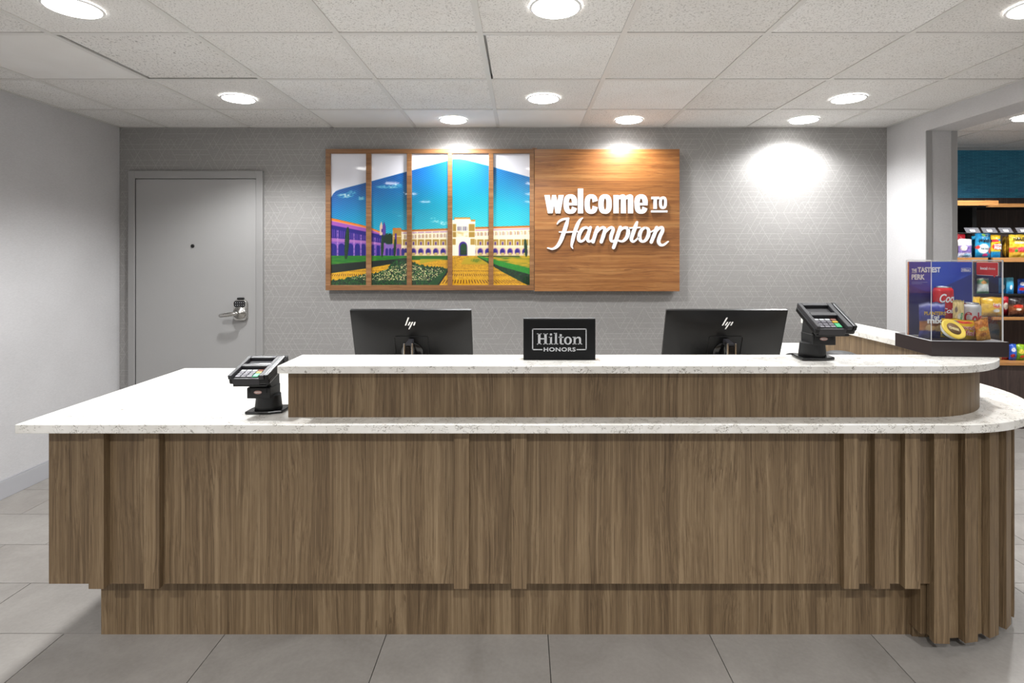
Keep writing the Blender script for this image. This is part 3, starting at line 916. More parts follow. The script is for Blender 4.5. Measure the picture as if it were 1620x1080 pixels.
    ut = lerp(u, [755, 772, 790, 838], [404.5, 408, 412.5, 424]); md = lerp(u, [755, 772, 790, 838], [405.2, 413.5, 421, 434]); lb = lerp(u, [755, 772, 795, 838], [406, 416, 430, 452.5])
    put(Hm*less(v-ut), (208, 184, 44)); put(Hm*less(v-ut)*less(404-v)*less(v-406)*less(u-822), (16, 66, 36)); put(Hm*less(v-ut)*np.clip(noise2(u*.1, v*.8, 11)*2-.95, 0, 1), (90, 140, 36), .8)
    put(Hm*less(ut-v)*less(v-lb), (48, 156, 60)); put(Hm*less(ut-v)*less(v-lb)*n1, (110, 190, 84), .5); put(Hm*less(md-v)*less(v-lb), (8, 64, 34)); put(Hm*less(md-v)*less(v-lb)*np.clip(n1*2-.7, 0, 1), (30, 120, 44), .7)
    # foreground shrubs with pale flowers
    st = lerp(u, [522, 545, 585, 612, 618, 630, 645, 658, 668, 684, 697, 709], [444, 440, 433, 427, 416, 409, 409.5, 416, 420, 422, 424, 424]) + (noise2(u*.45, v*0+3, 4)-.5)*4
    Sm = g*less(st-v)*less(u-lerp(v, [424, 452], [710, 691]))
    put(Sm, (24, 84, 46)); put(Sm*np.clip(noise2(u*.75, v*.75, 21)*2.4-1.0, 0, 1), (58, 138, 56), .85); put(Sm*np.clip(noise2(u*.55, v*.55, 31)*2.6-1.5, 0, 1), (4, 30, 20), .8)
    fl_ = ((noise2(u*.95, v*.95, 41) > .70) & (np.abs(v-lerp(u, [560, 600, 640, 680, 700], [438, 435, 430, 434, 430])) < lerp(u, [555, 590, 640, 690, 705], [3, 8, 13, 8, 2]))).astype(float)
    put(Sm*fl_*less(555-u), (228, 222, 176), .95)
    put(g*less(np.abs(u-lerp(v, [424, 452], [711, 692]))-1.3)*less(424-v), (28, 22, 20)); put(Sm*less(680-u)*less(lerp(u, [680, 709], [446, 423])-v), (26, 104, 40), .75)
    # cypresses
    for cx, t0, t1, w_, ln in ((547.6, 359, 409.5, 3.4, -3.5), (604, 371, 406.5, 2.2, -1), (623.8, 378, 405.5, 1.9, -1), (831.7, 378, 406, 2.4, 2)):
        ff = np.clip((v-t0)/(t1-t0), 0, 1)
        c_ = cx+ln*(ff-.5)*.9; ww = w_*np.sqrt(np.clip(np.sin(np.pi*np.clip(ff*.93+.03, 0, 1)), 0, 1))*(0.8+.4*n1)
        put(less(np.abs(u-c_)-ww)*less(t0-v)*less(v-t1), (14, 72, 40)); put(less(np.abs(u-c_+.5)-ww*.5)*less(t0-v)*less(v-t1)*n1, (46, 120, 56), .7)
    return np.clip(255*(np.clip(C, 0, 255)/255)**1.5*0.97, 0, 255)

for a, b_ in opens:
    nx, ny = 104, 330
    uu = np.linspace(a-0.8, b_+0.8, nx); vv = np.linspace(oy0-0.8, oy1+0.8, ny)
    U, V = np.meshgrid(uu, vv)
    c = mural_paint(U, V)
    P = np.zeros((ny, nx, 3)); P[..., 0] = (U-CX)*s - mural.location.x; P[..., 1] = DS+0.016 - mural.location.y; P[..., 2] = EYE-(V-CY)*s - mural.location.z
    pane = grid_mesh('mural_pane', P[::-1], c[::-1], M_MURAL, mural, smooth=False)

sign = empty('wooden_welcome_sign', (X(960, DS), DB, Z(460, DS)))
tag(sign, 'square honey-wood wall panel with raised white welcome lettering', 'sign')
sx0 = X(845.6, DS)
MB().box(sx0, X(1075, DS), DS-0.002, DS+0.024, Z(460.5, DS), Z(235.8, DS)).build('wood_panel', M_SIGNWOOD, sign, bevel=0.001)
MB().box(sx0+0.02, X(1075, DS)-0.02, DS+0.0245, DB, Z(460.5, DS)+0.02, Z(235.8, DS)-0.02).build('backing_board', M_BLACKM, sign)
MB().box(X(842, DS), X(849.5, DS), DS-0.001, DS+0.03, Z(235.2, DS), Z(234.2, DS)).build('top_clip', M_SIGNWOOD, sign)
LY0, LY1 = DS-0.020, DS-0.0025            # letter depth
def cp(x, y):                              # crop pixel of the sign close-up -> metres on the panel
    return ((830+x/4.3206-CX)*s, EYE-(220+y/4.3206-CY)*s)
def sq(cx, cy, rx, ry, n=40, e=2.7, a0=0, a1=360, ):
    out = []
    for i in range(n+1 if (a1-a0) < 360 else n):
        t = R(a0+(a1-a0)*i/n)
        cs, sn = math.cos(t), math.sin(t)
        out.append((cx+rx*math.copysign(abs(cs)**(2/e), cs), cy+ry*math.copysign(abs(sn)**(2/e), sn)))
    return out
def letter(name, polys=(), rings=(), arcs=(), strokes=()):
    mb = MB()
    for i, p_ in enumerate(polys): mb.prism([cp(*q) for q in p_], LY0+0.00003*i, LY1, 'y')
    for (o_, i_) in rings: mb.ring([cp(*q) for q in o_], [cp(*q) for q in i_], LY0, LY1, 'y')
    for (o_, i_) in arcs: mb.ring([cp(*q) for q in o_], [cp(*q) for q in i_], LY0, LY1, 'y', closed=False)
    for i, st_ in enumerate(strokes):
        L_, R_ = stroke_poly(st_, 8)
        mb.ring([cp(*q) for q in L_], [cp(*q) for q in R_], LY0+0.00004*i, LY1, 'y', closed=False)
        for e_ in (0, -1):
            r_ = st_[e_][2]/2
            mb.prism([cp(st_[e_][0]+r_*math.cos(R(t)), st_[e_][1]+r_*math.sin(R(t))) for t in range(0, 360, 30)], LY0+0.00004*i+0.00002, LY1, 'y')
    return mb.build(name, M_WHITE, sign)
def rect(x0, y0, x1, y1): return [(x0, y0), (x1, y0), (x1, y1), (x0, y1)]
letter('letter_w', polys=[[(135,384),(171,384),(190,508),(158,508)], [(162,508),(190,508),(213,384),(187,384)], [(187,384),(213,384),(240,508),(211,508)], [(212,508),(243,508),(266,384),(231,384)]])
def e_letter(name, x0, x1):
    cx = (x0+x1)/2; rx = (x1-x0)/2
    # ring open between the bar and the lower lip on the right side
    o_ = sq(cx, 445, rx, 66, 44, 2.6, 22, 356); i_ = sq(cx, 445, rx-35, 38, 44, 2.4, 22, 356)
    letter(name, polys=[rect(cx-12, 437, x1-1, 454)], arcs=[(o_, i_)])
e_letter('letter_e', 265, 358)
letter('letter_l', polys=[rect(362, 340, 398, 508)])
letter('letter_c', arcs=[(sq(453, 445, 45, 66, 44, 2.6, 14, 346), sq(453, 445, 10, 38, 44, 2.4, 14, 346))])
letter('letter_o', rings=[(sq(547.5, 445, 45, 66, 48, 2.6), sq(547.5, 445, 9.5, 38, 48, 2.4))])
def arch(x0, x1, yt, r, yb): # top bridge of m
    return [(x0, yb)] + [(x0, yt)] + [(x1-r, yt)] + [(x1-r+r*math.sin(R(a)), yt+r-r*math.cos(R(a))) for a in range(15, 91, 15)] + [(x1, yb)]
letter('letter_m', polys=[rect(605, 384, 640, 508), [(636, 402), (648, 384), (662, 380)] + [(672+16*math.sin(R(a)), 396-16*math.cos(R(a))) for a in range(0, 91, 15)] + [(690, 508), (655, 508), (655, 412), (648, 410), (640, 416)],
      [(686, 402), (697, 384), (710, 380)] + [(720+18*math.sin(R(a)), 398-18*math.cos(R(a))) for a in range(0, 91, 15)] + [(738, 508), (703, 508), (703, 412), (697, 410), (688, 416)]])
e_letter('letter_e', 748, 838)
letter('letter_t', polys=[rect(864, 395, 916, 412), rect(878, 412, 900, 478)])
letter('letter_o', rings=[(sq(942, 436, 26, 43, 40, 2.6), sq(942, 436, 8, 26, 40, 2.4))])
letter('underline', polys=[rect(862, 488, 972, 502)])
letter('letter_h', strokes=[
    [(222, 580, 8), (236, 562, 14), (262, 549, 15), (298, 543, 13)],
    [(296, 545, 14), (284, 585, 26), (266, 640, 27), (246, 694, 26), (222, 732, 22), (190, 750, 14), (157, 744, 9)],
    [(394, 540, 8), (376, 556, 17), (358, 590, 24), (340, 640, 25), (327, 690, 23), (320, 728, 15), (328, 748, 6)],
    [(236, 635, 8), (290, 636, 11), (360, 632, 9)]])
letter('letter_a', strokes=[
    [(438, 616, 12), (418, 604, 16), (392, 617, 22), (372, 652, 25), (368, 684, 24), (384, 699, 17), (408, 684, 15), (430, 645, 14)],
    [(448, 604, 20), (436, 640, 24), (428, 676, 24), (434, 697, 19), (450, 697, 13), (470, 678, 9)]])
letter('letter_m', strokes=[
    [(496, 604, 20), (484, 640, 24), (466, 702, 23)], [(474, 672, 10), (494, 636, 13), (520, 609, 18), (538, 606, 20), (546, 620, 23), (538, 655, 24), (522, 702, 23)],
    [(530, 672, 10), (552, 636, 13), (578, 609, 18), (596, 606, 20), (602, 622, 23), (590, 660, 24), (588, 690, 20), (602, 699, 15), (626, 680, 9)]])
letter('letter_p', strokes=[
    [(652, 602, 20), (640, 640, 24), (622, 694, 24), (605, 742, 21)], [(640, 650, 10), (656, 622, 13), (680, 606, 18), (700, 612, 22), (705, 640, 25), (694, 674, 23), (670, 697, 17), (644, 696, 12), (628, 684, 9)]])
letter('letter_t', strokes=[[(766, 568, 14), (752, 606, 25), (736, 650, 25), (726, 684, 23), (738, 700, 17), (758, 690, 11), (778, 668, 8)], [(704, 609, 9), (740, 607, 11), (786, 604, 9)]])
letter('letter_o', strokes=[[(820, 604, 14), (796, 622, 22), (783, 658, 25), (788, 690, 22), (808, 700, 17), (830, 684, 21), (844, 650, 24), (842, 618, 20), (822, 604, 14)], [(838, 618, 9), (856, 634, 10), (884, 622, 8)]])
letter('letter_n', strokes=[[(900, 604, 20), (886, 645, 24), (862, 704, 22)], [(872, 672, 10), (894, 636, 13), (918, 609, 18), (936, 606, 21), (938, 628, 24), (922, 664, 24), (912, 700, 23), (924, 722, 20), (948, 722, 15), (978, 700, 8)]])

# ------------------------------------------------------------------ monitors
def monitor(xc, label):
    t = empty('computer_monitor', (xc, 2.50, Z_LS1))
    tag(t, label, 'monitor', 'monitors behind the ledge')
    T = Matrix.Translation((0, -0.013, 0.172)) @ Matrix.Rotation(R(20), 4, 'X')     # panel frame: x right, z up the panel, -y towards the lobby
    W, Hh = 0.2685, 0.163
    b = MB(); b.box(-W, W, -0.004, 0.012, -Hh, Hh, T)
    b.build('bezel', M_BLACK, t, local=True, bevel=0.002)
    # softly bulged back shell
    nx, ny = 25, 17
    vs, fs = [], []
    for j in range(ny):
        for i in range(nx):
            u = -1+2*i/(nx-1); v = -1+2*j/(ny-1)
            dpt = 0.004+0.026*(1-abs(u)**3.0)*(1-abs(v)**2.6)
            vs.append(T @ Vector((u*(W-0.001), -dpt, v*(Hh-0.004))))
    for j in range(ny-1):
        for i in range(nx-1):
            a = j*nx+i; fs.append((a, a+1, a+nx+1, a+nx))
    MB().add(vs, fs, True).build('back_shell', M_BLACK, t, local=True)
    MB().box(-W+0.004, W-0.004, 0.0121, 0.0128, -Hh+0.012, Hh-0.006, T).build('screen', M_BLACKG, t, local=True)
    pl = MB(); n_ = 4
    pl.ring([(x_, z_) for x_, z_ in rrect(0, -0.045, 0.150, 0.185, 0.008)], [(x_, z_) for x_, z_ in rrect(0, -0.045, 0.147, 0.182, 0.007)], -0.0325, -0.0285, 'y')
    pl.v = [T @ p_ for p_ in pl.v]
    pl.build('mount_groove', M_BLACKM, t, local=True)
    MB().lathe([(0.050, -0.030), (0.048, -0.034), (0.02, -0.036), (0.001, -0.036)], (0, 0, -0.03), 32, 'y', M=T).build('hinge_disc', M_BLACKG, t, local=True)
    # chrome-edged column with black core, head reaching to the hinge
    sgn = 1
    col = MB(); col.box(-0.013, 0.013, -0.120, -0.092, 0.016, 0.178); col.build('column', M_BLACKG, t, local=True, bevel=0.003)
    MB().box(-0.021, -0.0135, -0.124, -0.088, 0.016, 0.186).build('column_edge', M_CHROME, t, local=True, bevel=0.002)
    MB().box(0.0135, 0.021, -0.124, -0.088, 0.016, 0.186).build('column_edge', M_CHROME, t, local=True, bevel=0.002)
    hd = MB(); hd.add([(-0.013, -0.12, 0.170), (0.013, -0.12, 0.170), (0.013, -0.12, 0.184), (-0.013, -0.12, 0.184), (-0.011, -0.045, 0.168), (0.011, -0.045, 0.168), (0.011, -0.045, 0.198), (-0.011, -0.045, 0.198)],
        [(0,1,2,3), (5,4,7,6), (0,4,5,1), (3,2,6,7), (0,3,7,4), (1,5,6,2)]); hd.build('arm_head', M_GREYP, t, local=True, bevel=0.002)
    MB().prism(rrect(0, -0.06, 0.24, 0.20, 0.02), 0.0003, 0.016, 'z').build('base', M_BLACKG, t, local=True, bevel=0.003)
    lg = MB()
    for (xa, ya, xb, yb) in ((490, 287, 433, 426), (508, 364, 477, 426), (547, 364, 483, 492), (586, 364, 562, 426)):
        k = 0.000284
        f_ = lambda q, r: ((q-510)*k, (390-r)*k+0.110)
        p0, p1 = f_(xa, ya), f_(xb, yb); ww = 0.0032
        lg.prism([(p0[0]-ww, p0[1]), (p0[0]+ww, p0[1]), (p1[0]+ww, p1[1]), (p1[0]-ww, p1[1])], -0.0265, -0.0215, 'y')
    lg.v = [T @ p_ for p_ in lg.v]
    lg.build('logo', M_CHROME, t, local=True)
    return t
monitor(X(649.5, 2.43), 'black computer monitor seen from behind, between card terminal and small black sign')
monitor(X(1150.5, 2.43), 'black computer monitor seen from behind, beside the card terminal on the ledge')

# ------------------------------------------------------------------ small black sign on the ledge
DG = 1.989
gs = empty('counter_sign', (X(885, DG), DG+0.022, 1.0027))
tag(gs, 'small black counter sign with silver framed lettering on the ledge', 'sign')
MB().box(-0.1303, 0.1303, -0.022, 0.023, 0.0003, 0.1490).build('sign_block', M_BLACKM, gs, local=True, bevel=0.0015)
MB().box(-0.1300, 0.1300, -0.0245, -0.0222, 0.0006, 0.1455).build('face_plate', plain('satin_black_face', (12, 13, 15), 0.6, spec=0.25), gs, local=True, bevel=0.0006)
k = DG/F/3.857
def gp(x, y): return ((x-1331.5)*k, 0.1473-(y-131)*k)
bd = MB(); ya, yb = -0.0254, -0.0244
def bar(mb, x0, y0, x1, y1):
    p0, p1 = gp(x0, y0), gp(x1, y1)
    mb.box(min(p0[0], p1[0]), max(p0[0], p1[0]), ya, yb, min(p0[1], p1[1]), max(p0[1], p1[1]))
for r_ in ((1165,188,1497,194), (1165,188,1171,319), (1491,188,1497,319), (1165,313,1227,319), (1436,313,1497,319)): bar(bd, *r_)
bd.build('sign_border', M_SILVER, gs, local=True)
def glet(name, bars=(), rings=(), polys=()):
    mb = MB()
    for r_ in bars: bar(mb, *r_)
    for o_, i_ in rings: mb.ring([gp(*q) for q in o_], [gp(*q) for q in i_], ya, yb, 'y')
    for p_ in polys: mb.prism([gp(*q) for q in p_], ya, yb, 'y')
    mb.build(name, M_SILVER, gs, local=True)
glet('letter_h', [(1201,217,1216,285), (1239,217,1254,285), (1216,246,1239,254), (1194,217,1222,222), (1233,217,1261,222), (1194,280,1222,285), (1233,280,1261,285)])
glet('letter_i', [(1274,238,1286,285), (1267,238,1280,243), (1266,280,1293,285), (1273,218,1286,230)])
glet('letter_l', [(1304,214,1316,285), (1297,214,1310,219), (1297,280,1323,285)])
glet('letter_t', [(1333,222,1345,280), (1325,238,1357,244), (1338,279,1357,285)])
glet('letter_o', rings=[(sq(1383, 261.5, 24, 24.5, 36, 2.0), sq(1383, 261.5, 11, 18, 36, 2.0))])
glet('letter_n', [(1418,238,1430,285), (1411,238,1424,243), (1411,280,1436,285), (1443,280,1470,285)], polys=[[(1430,249),(1436,240),(1446,237),(1456,239),(1462,246),(1463,256),(1463,285),(1451,285),(1451,256),(1449,249),(1444,246),(1436,248),(1430,256)]])
c0 = gp(1332.5, 315)
text_obj('small_lettering', 'HONORS', (1430-1236)*k, M_SILVER, gs, (c0[0], -0.0248, c0[1]), height=25*k, depth=0.001, bold=0.028, spacing=1.12)

# ------------------------------------------------------------------ card terminals
def terminal(loc, tilt, label, hx, hz):
    t = empty('card_terminal', loc)
    tag(t, label, 'card terminal', 'card payment terminals on stands')
    # stand
    MB().prism([(-0.064, 0.0), (0.020, 0.0), (0.062, 0.018), (0.066, 0.060), (0.060, 0.100), (-0.056, 0.100), (-0.064, 0.05)], 0.0003, 0.011, 'z').build('base_plate', M_BLACKG, t, local=True, bevel=0.003)
    MB().lathe([(0.047, 0.0), (0.0455, 0.012), (0.042, 0.046), (0.042, 0.050)], (-0.002, 0.052, 0.0112), 40).build('neck', M_BLACKM, t, local=True)
    T = Matrix.Translation((hx, -0.050, hz)) @ Matrix.Rotation(R(tilt), 4, 'X')
    bo = hx*0.75
    MB().box(bo-0.042, bo+0.042, 0.008, 0.092, 0.055, 0.094).build('bracket_box', M_BLACKM, t, local=True, bevel=0.003)
    q0 = T @ Vector((0, 0.052, -0.0032)); q1 = T @ Vector((0, 0.140, -0.0032))
    MB().prism([(0.020, 0.0935), (0.091, 0.0935), (q1.y, q1.z), (q0.y, q0.z)], bo-0.040, bo+0.040, 'x').build('tilt_block', M_BLACKM, t, local=True, bevel=0.002)
    for sx_ in (-0.034, 0.028):
        MB().box(bo+sx_, bo+sx_+0.003, 0.0068, 0.008, 0.076, 0.092).build('slot', M_BLACKG, t, local=True)
    MB().prism([(bo+0.014*math.cos(R(a))-0.002, 0.078+0.0062*math.sin(R(a))) for a in range(0, 360, 12)], 0.0066, 0.0078, 'y').build('badge', M_LOGO, t, local=True)
    text_obj('badge_lettering', 'ingenico', 0.021, M_TAGWHITE, t, (bo-0.002, 0.0063, 0.078), depth=0.0004, shear=0.3, bold=0.01)
    # tilted head; local head frame: x right, y up the face, z out of the face
    hw, L = 0.0705, 0.158
    def hb(name, boxes, mat, bevel=0.0):
        mb = MB()
        for q in boxes: mb.box(*q, T)
        return mb.build(name, mat, t, local=True, bevel=bevel)
    hb('tray', [(-0.060, 0.056, 0.008, L-0.012, -0.010, -0.003)], M_BLACKM, 0.002)
    hb('head_shell', [(-hw, hw, 0.004, L, 0.0, 0.022)], M_BLACK, 0.006)
    # raised bezel that leaves wells for display and keys
    rl = 0.022; rr = 0.020
    hb('head_bezel', [(-hw+0.001, -hw+0.014, 0.002, L-0.001, 0.021, 0.036), (hw-0.034, hw-0.016, 0.002, L-0.001, 0.021, 0.036), (-hw+0.014, hw-0.034, L-0.018, L-0.001, 0.021, 0.036), (-hw+0.014, hw-0.034, 0.074, 0.092, 0.021, 0.036),
                      (-hw+0.014, hw-0.034, 0.003, 0.010, 0.0, 0.0235)], M_GREYP, 0.0015)
    hb('swipe_rail', [(hw-0.0130, hw-0.0005, 0.002, L-0.004, 0.018, 0.038)], M_BLACK, 0.002)
    hb('swipe_edge', [(hw-0.0135, hw-0.0122, 0.004, L-0.012, 0.0365, 0.0392)], M_SILVER)
    hb('display', [(-hw+0.016, hw-0.036, 0.094, L-0.020, 0.0222, 0.0236)], M_SCREEN)
    hb('keypad_well', [(-hw+0.015, hw-0.035, 0.011, 0.073, 0.0222, 0.0232)], M_BLACKM)
    kx0 = -hw+0.019; kw, kh = 0.0165, 0.010; gx, gy = 0.0200, 0.0140
    for r_ in range(4):
        for c_ in range(3):
            hb('key', [(kx0+c_*gx, kx0+c_*gx+kw, 0.014+r_*gy, 0.014+r_*gy+kh, 0.0233, 0.0262)], M_KEY if r_ < 3 else M_SILVER, 0.0006)
    x0 = kx0+3*gx
    hb('enter_key', [(x0, x0+0.018, 0.014, 0.038, 0.0233, 0.0264)], M_GREEN, 0.0006)
    hb('clear_key', [(x0, x0+0.018, 0.042, 0.052, 0.0233, 0.0264)], M_YELLOW, 0.0006)
    hb('cancel_key', [(x0, x0+0.018, 0.056, 0.066, 0.0233, 0.0264)], M_RED, 0.0006)
    hb('card_slot', [(-0.040, 0.022, 0.0028, 0.0045, 0.005, 0.009)], M_GREYP)
    hb('rear_handle', [(hw-0.013, hw+0.003, L-0.03, L+0.006, 0.014, 0.034)], M_BLACKM, 0.002)
    return t
terminal((X(417, 1.953)-0.004, 1.953, Z_LS1), 15.5, 'black card payment terminal on the low worktop, by the ledge end', -0.024, 0.1165)
terminal((X(1298, 1.966), 1.966, 1.0027), 27, 'black card payment terminal standing on the raised ledge by the pantry', 0.024, 0.0985)

# cables and device near the ledge terminal
cb = MB().tube([tuple(q) for q in catmull([(X(1290, 2.05), 2.052, 1.0075), (X(1268, 2.07), 2.072, 1.0068), (X(1255, 2.09), 2.092, 1.0065), (X(1244, 2.11), 2.115, 0.995), (X(1240, 2.13), 2.14, 0.95), (X(1240, 2.16), 2.18, 0.86), (X(1243, 2.2), 2.25, 0.822)], 6)], 0.0035)
tag(cb.build('power_cable', M_BLACKM), 'thin black cable trailing from the ledge terminal over the ledge edge', 'cable')
ph = MB()
px0, py0 = X(1338, 2.46), 2.50
prof = []
ph.lathe([(0.075, 0.0), (0.078, 0.01), (0.077, 0.10), (0.068, 0.118), (0.045, 0.127), (0.001, 0.130)], (px0, py0, Z_LS1+0.0004), 36)
tag(ph.build('desk_device', M_BLACKM), 'low rounded black device showing just behind the ledge beside the terminal', 'device')

# ------------------------------------------------------------------ printed bags, cans
def bag(name, loc, w, h, th, paint, label, cat='snack bag', group=None, rot=(0, 0, 0), seed=0, lean=0.0, letters=()):
    """pillow pouch standing on its lower edge; origin at base centre, front towards -y"""
    nx, ny = 26, 34
    u = np.linspace(0, 1, nx); v = np.linspace(0, 1, ny)
    U, V = np.meshgrid(u, v)
    prof = np.clip(np.sin(np.pi*np.clip((V-0.04)/0.90, 0, 1)), 0, 1)**0.55*np.clip(np.sin(np.pi*U), 0, 1)**0.5
    wob = (noise2(U*7+seed*3, V*9, seed)-.5)*0.10
    T_ = th/2*np.clip(prof*(1+wob*2), 0, 2)
    wd = w*(1-0.06*np.sin(np.pi*V)+0.02*np.sin(V*9+seed))
    Xx = (U-.5)*wd; Zz = V*h*(1-0.03*np.abs(2*U-1)**2)+(noise2(U*6, V*0, seed+5)-.5)*0.006*V + 0.0004
    C = paint(U, V, seed)
    seal = (V > 0.94) | (V < 0.045)
    C = np.where(seal[..., None], C*(0.86+0.1*np.sin(U*90)[..., None]), C)
    Pf = np.stack([Xx, -T_-0.0004, Zz], -1); Pb = np.stack([Xx, T_+0.0004, Zz], -1)[:, ::-1]
    P = np.concatenate([Pf, Pb], 1); P = np.concatenate([P, P[:, :1]], 1)
    Cc = np.concatenate([C, C[:, ::-1]*0.9], 1); Cc = np.concatenate([Cc, Cc[:, :1]], 1)
    o = grid_mesh(name, P, Cc, M_BAG, None)
    o.location = loc; o.rotation_euler = (R(lean), rot[1], rot[2])
    tag(o, label, cat, group)
    for (s_, cu, cv, ww, mt, kw) in letters:
        text_obj('lettering', s_, ww, mt, o, ((cu-.5)*w, -th/2*1.06-0.0015, cv*h), **kw)
    return o

def bands(stops, spots=(), speck=0.0):
    """vertical colour bands: list of (v, colour); spots (u,v,ru,rv,colour)"""
    def f(U, V, seed):
        C = np.zeros(U.shape+(3,))
        vs_ = [q[0] for q in stops]
        for k_ in range(3): C[..., k_] = np.interp(V, vs_, [q[1][k_] for q in stops])
        for (cu, cv, ru, rv, col) in spots:
            m = np.clip((1-((U-cu)/ru)**2-((V-cv)/rv)**2)*3, 0, 1)[..., None]
            C = C*(1-m)+np.array(col, float)*m
        if speck:
            n = noise2(U*14, V*18, seed+17)
            C = C + ((n-.5)*speck)[..., None]
        return np.clip(C, 0, 255)
    return f
P_PLANT = bands([(0, (44, 48, 124)), (.2, (50, 54, 134)), (.24, (170, 110, 60)), (.48, (150, 90, 44)), (.5, (44, 48, 130)), (.86, (60, 64, 150)), (.93, (170, 172, 205)), (1, (70, 74, 150))], [(.35, .30, .2, .1, (212, 176, 120)), (.7, .28, .2, .1, (226, 200, 150)), (.5, .40, .22, .06, (110, 60, 30))], 40)  # pale band near the top is a painted highlight on the foil
P_WELCH = bands([(0, (20, 90, 130)), (.2, (18, 128, 170)), (.25, (40, 150, 190)), (.62, (30, 140, 184)), (.66, (22, 126, 170)), (1, (20, 120, 170))], [(.45, .36, .38, .22, (236, 238, 236)), (.1, .42, .12, .08, (214, 60, 50)), (.9, .3, .12, .14, (206, 70, 60)), (.55, .93, .14, .06, (120, 176, 60)), (.6, .1, .2, .07, (196, 60, 120))], 20)
P_FISH = bands([(0, (20, 120, 176)), (.22, (24, 130, 186)), (.30, (222, 186, 40)), (.8, (228, 190, 40)), (1, (216, 170, 30))], [(.5, .48, .5, .16, (206, 48, 44)), (.3, .74, .5, .07, (176, 44, 50)), (.8, .78, .2, .05, (40, 130, 180))], 20)
P_GUMMY = bands([(0, (206, 168, 20)), (.5, (226, 186, 26)), (1, (214, 172, 22))], [(.28, .80, .10, .10, (40, 130, 180)), (.52, .86, .22, .07, (206, 60, 40)), (.3, .15, .3, .12, (40, 120, 170))], 24)
P_HARI = bands([(0, (196, 150, 40)), (.2, (214, 170, 50)), (.26, (206, 60, 40)), (.42, (214, 84, 50)), (.46, (230, 196, 60)), (1, (226, 190, 40))], [(.6, .36, .3, .1, (214, 70, 90)), (.3, .3, .1, .08, (90, 150, 60)), (.7, .12, .12, .08, (240, 210, 90))], 60)
P_SILVER = bands([(0, (168, 174, 196)), (.2, (196, 196, 210)), (.3, (122, 100, 168)), (.62, (130, 108, 172)), (.66, (214, 212, 210)), (1, (228, 228, 230))], [(.3, .5, .25, .16, (214, 206, 196)), (.6, .12, .3, .1, (150, 190, 220))], 60)
P_RED = bands([(0, (120, 24, 32)), (1, (176, 30, 44))], [(.4, .5, .3, .2, (226, 210, 190))], 30)
P_BROWN = bands([(0, (70, 52, 34)), (.5, (176, 150, 110)), (1, (90, 70, 44))], [], 50)
P_TEAL = bands([(0, (20, 100, 140)), (1, (20, 134, 174))], [(.5, .5, .4, .2, (220, 226, 230))], 30)
P_GOLD = bands([(0, (150, 104, 24)), (.4, (206, 156, 40)), (1, (220, 172, 50))], [], 70)
P_YEL = bands([(0, (196, 150, 20)), (.5, (226, 180, 34)), (1, (216, 168, 24))], [(.65, .55, .22, .12, (206, 60, 40)), (.65, .3, .2, .1, (226, 226, 226))], 50)
P_GREEN = bands([(0, (60, 130, 60)), (.2, (206, 214, 204)), (.55, (222, 224, 214)), (.8, (70, 150, 80)), (1, (226, 200, 190))], [(.45, .72, .25, .12, (214, 150, 70))], 40)
P_BLUE = bands([(0, (30, 70, 170)), (.3, (40, 90, 196)), (1, (30, 80, 180))], [(.4, .65, .3, .14, (226, 226, 236)), (.3, .3, .25, .12, (176, 40, 50))], 50)
P_LIME = bands([(0, (70, 130, 30)), (1, (150, 186, 40))], [(.4, .55, .3, .16, (236, 220, 90)), (.5, .25, .25, .1, (206, 70, 40))], 50)
P_DARK = bands([(0, (60, 34, 26)), (.45, (150, 80, 40)), (.7, (50, 36, 36)), (1, (40, 30, 32))], [(.5, .55, .35, .1, (206, 60, 40)), (.5, .38, .2, .07, (230, 214, 190))], 60)
P_CYAN = bands([(0, (20, 100, 160)), (.5, (60, 160, 200)), (1, (110, 196, 220))], [(.5, .4, .2, .16, (230, 240, 244))], 20)
P_ORANGE = bands([(0, (196, 140, 40)), (.3, (216, 150, 40)), (.7, (206, 116, 30)), (1, (190, 120, 40))], [(.5, .55, .4, .1, (226, 190, 90)), (.4, .3, .3, .1, (170, 100, 30))], 60)
P_BAR = bands([(0, (200, 180, 130)), (.4, (226, 206, 150)), (1, (222, 196, 130))], [(.6, .55, .3, .12, (236, 232, 214)), (.25, .75, .14, .08, (120, 100, 90)), (.3, .25, .2, .08, (214, 140, 60))], 50)

# ------------------------------------------------------------------ display case on the ledge corner
case = empty('acrylic_display_case', (1.532, 2.060, 1.0027), R(-5.2))
tag(case, 'clear acrylic snack display case on a dark base at the ledge corner', 'display case')
MB().prism([(0.0, 0.0), (0.270, 0.0), (0.270, 0.17), (0.2, 0.236), (0.0, 0.236)], 0.0004, 0.0560, 'z').build('base', M_CASEBASE, case, local=True, bevel=0.0012)
ax0, ax1, ay0, ay1, az0, az1 = 0.0, 0.2500, 0.003, 0.160, 0.0563, 0.3580
tk = 0.003
MB().box(ax0, ax1, ay0, ay0+tk, az0, az1).build('pane', M_ACRYLIC, case, local=True)
MB().box(ax0, ax0+tk, ay0+tk+.0005, ay1-tk-.0005, az0, az1).build('pane', M_ACRYLIC, case, local=True)
MB().box(ax1-tk, ax1, ay0+tk+.0005, ay1-tk-.0005, az0, az1).build('pane', M_ACRYLIC, case, local=True)
MB().box(ax0+.0035, ax1-.0035, ay0+.0035, ay1-.0035, az1-tk, az1).build('pane', M_ACRYLIC, case, local=True)
MB().box(ax0, ax1, ay1-tk, ay1, az0, az1).build('pane', M_ACRYLIC, case, local=True)
e = 0.0035
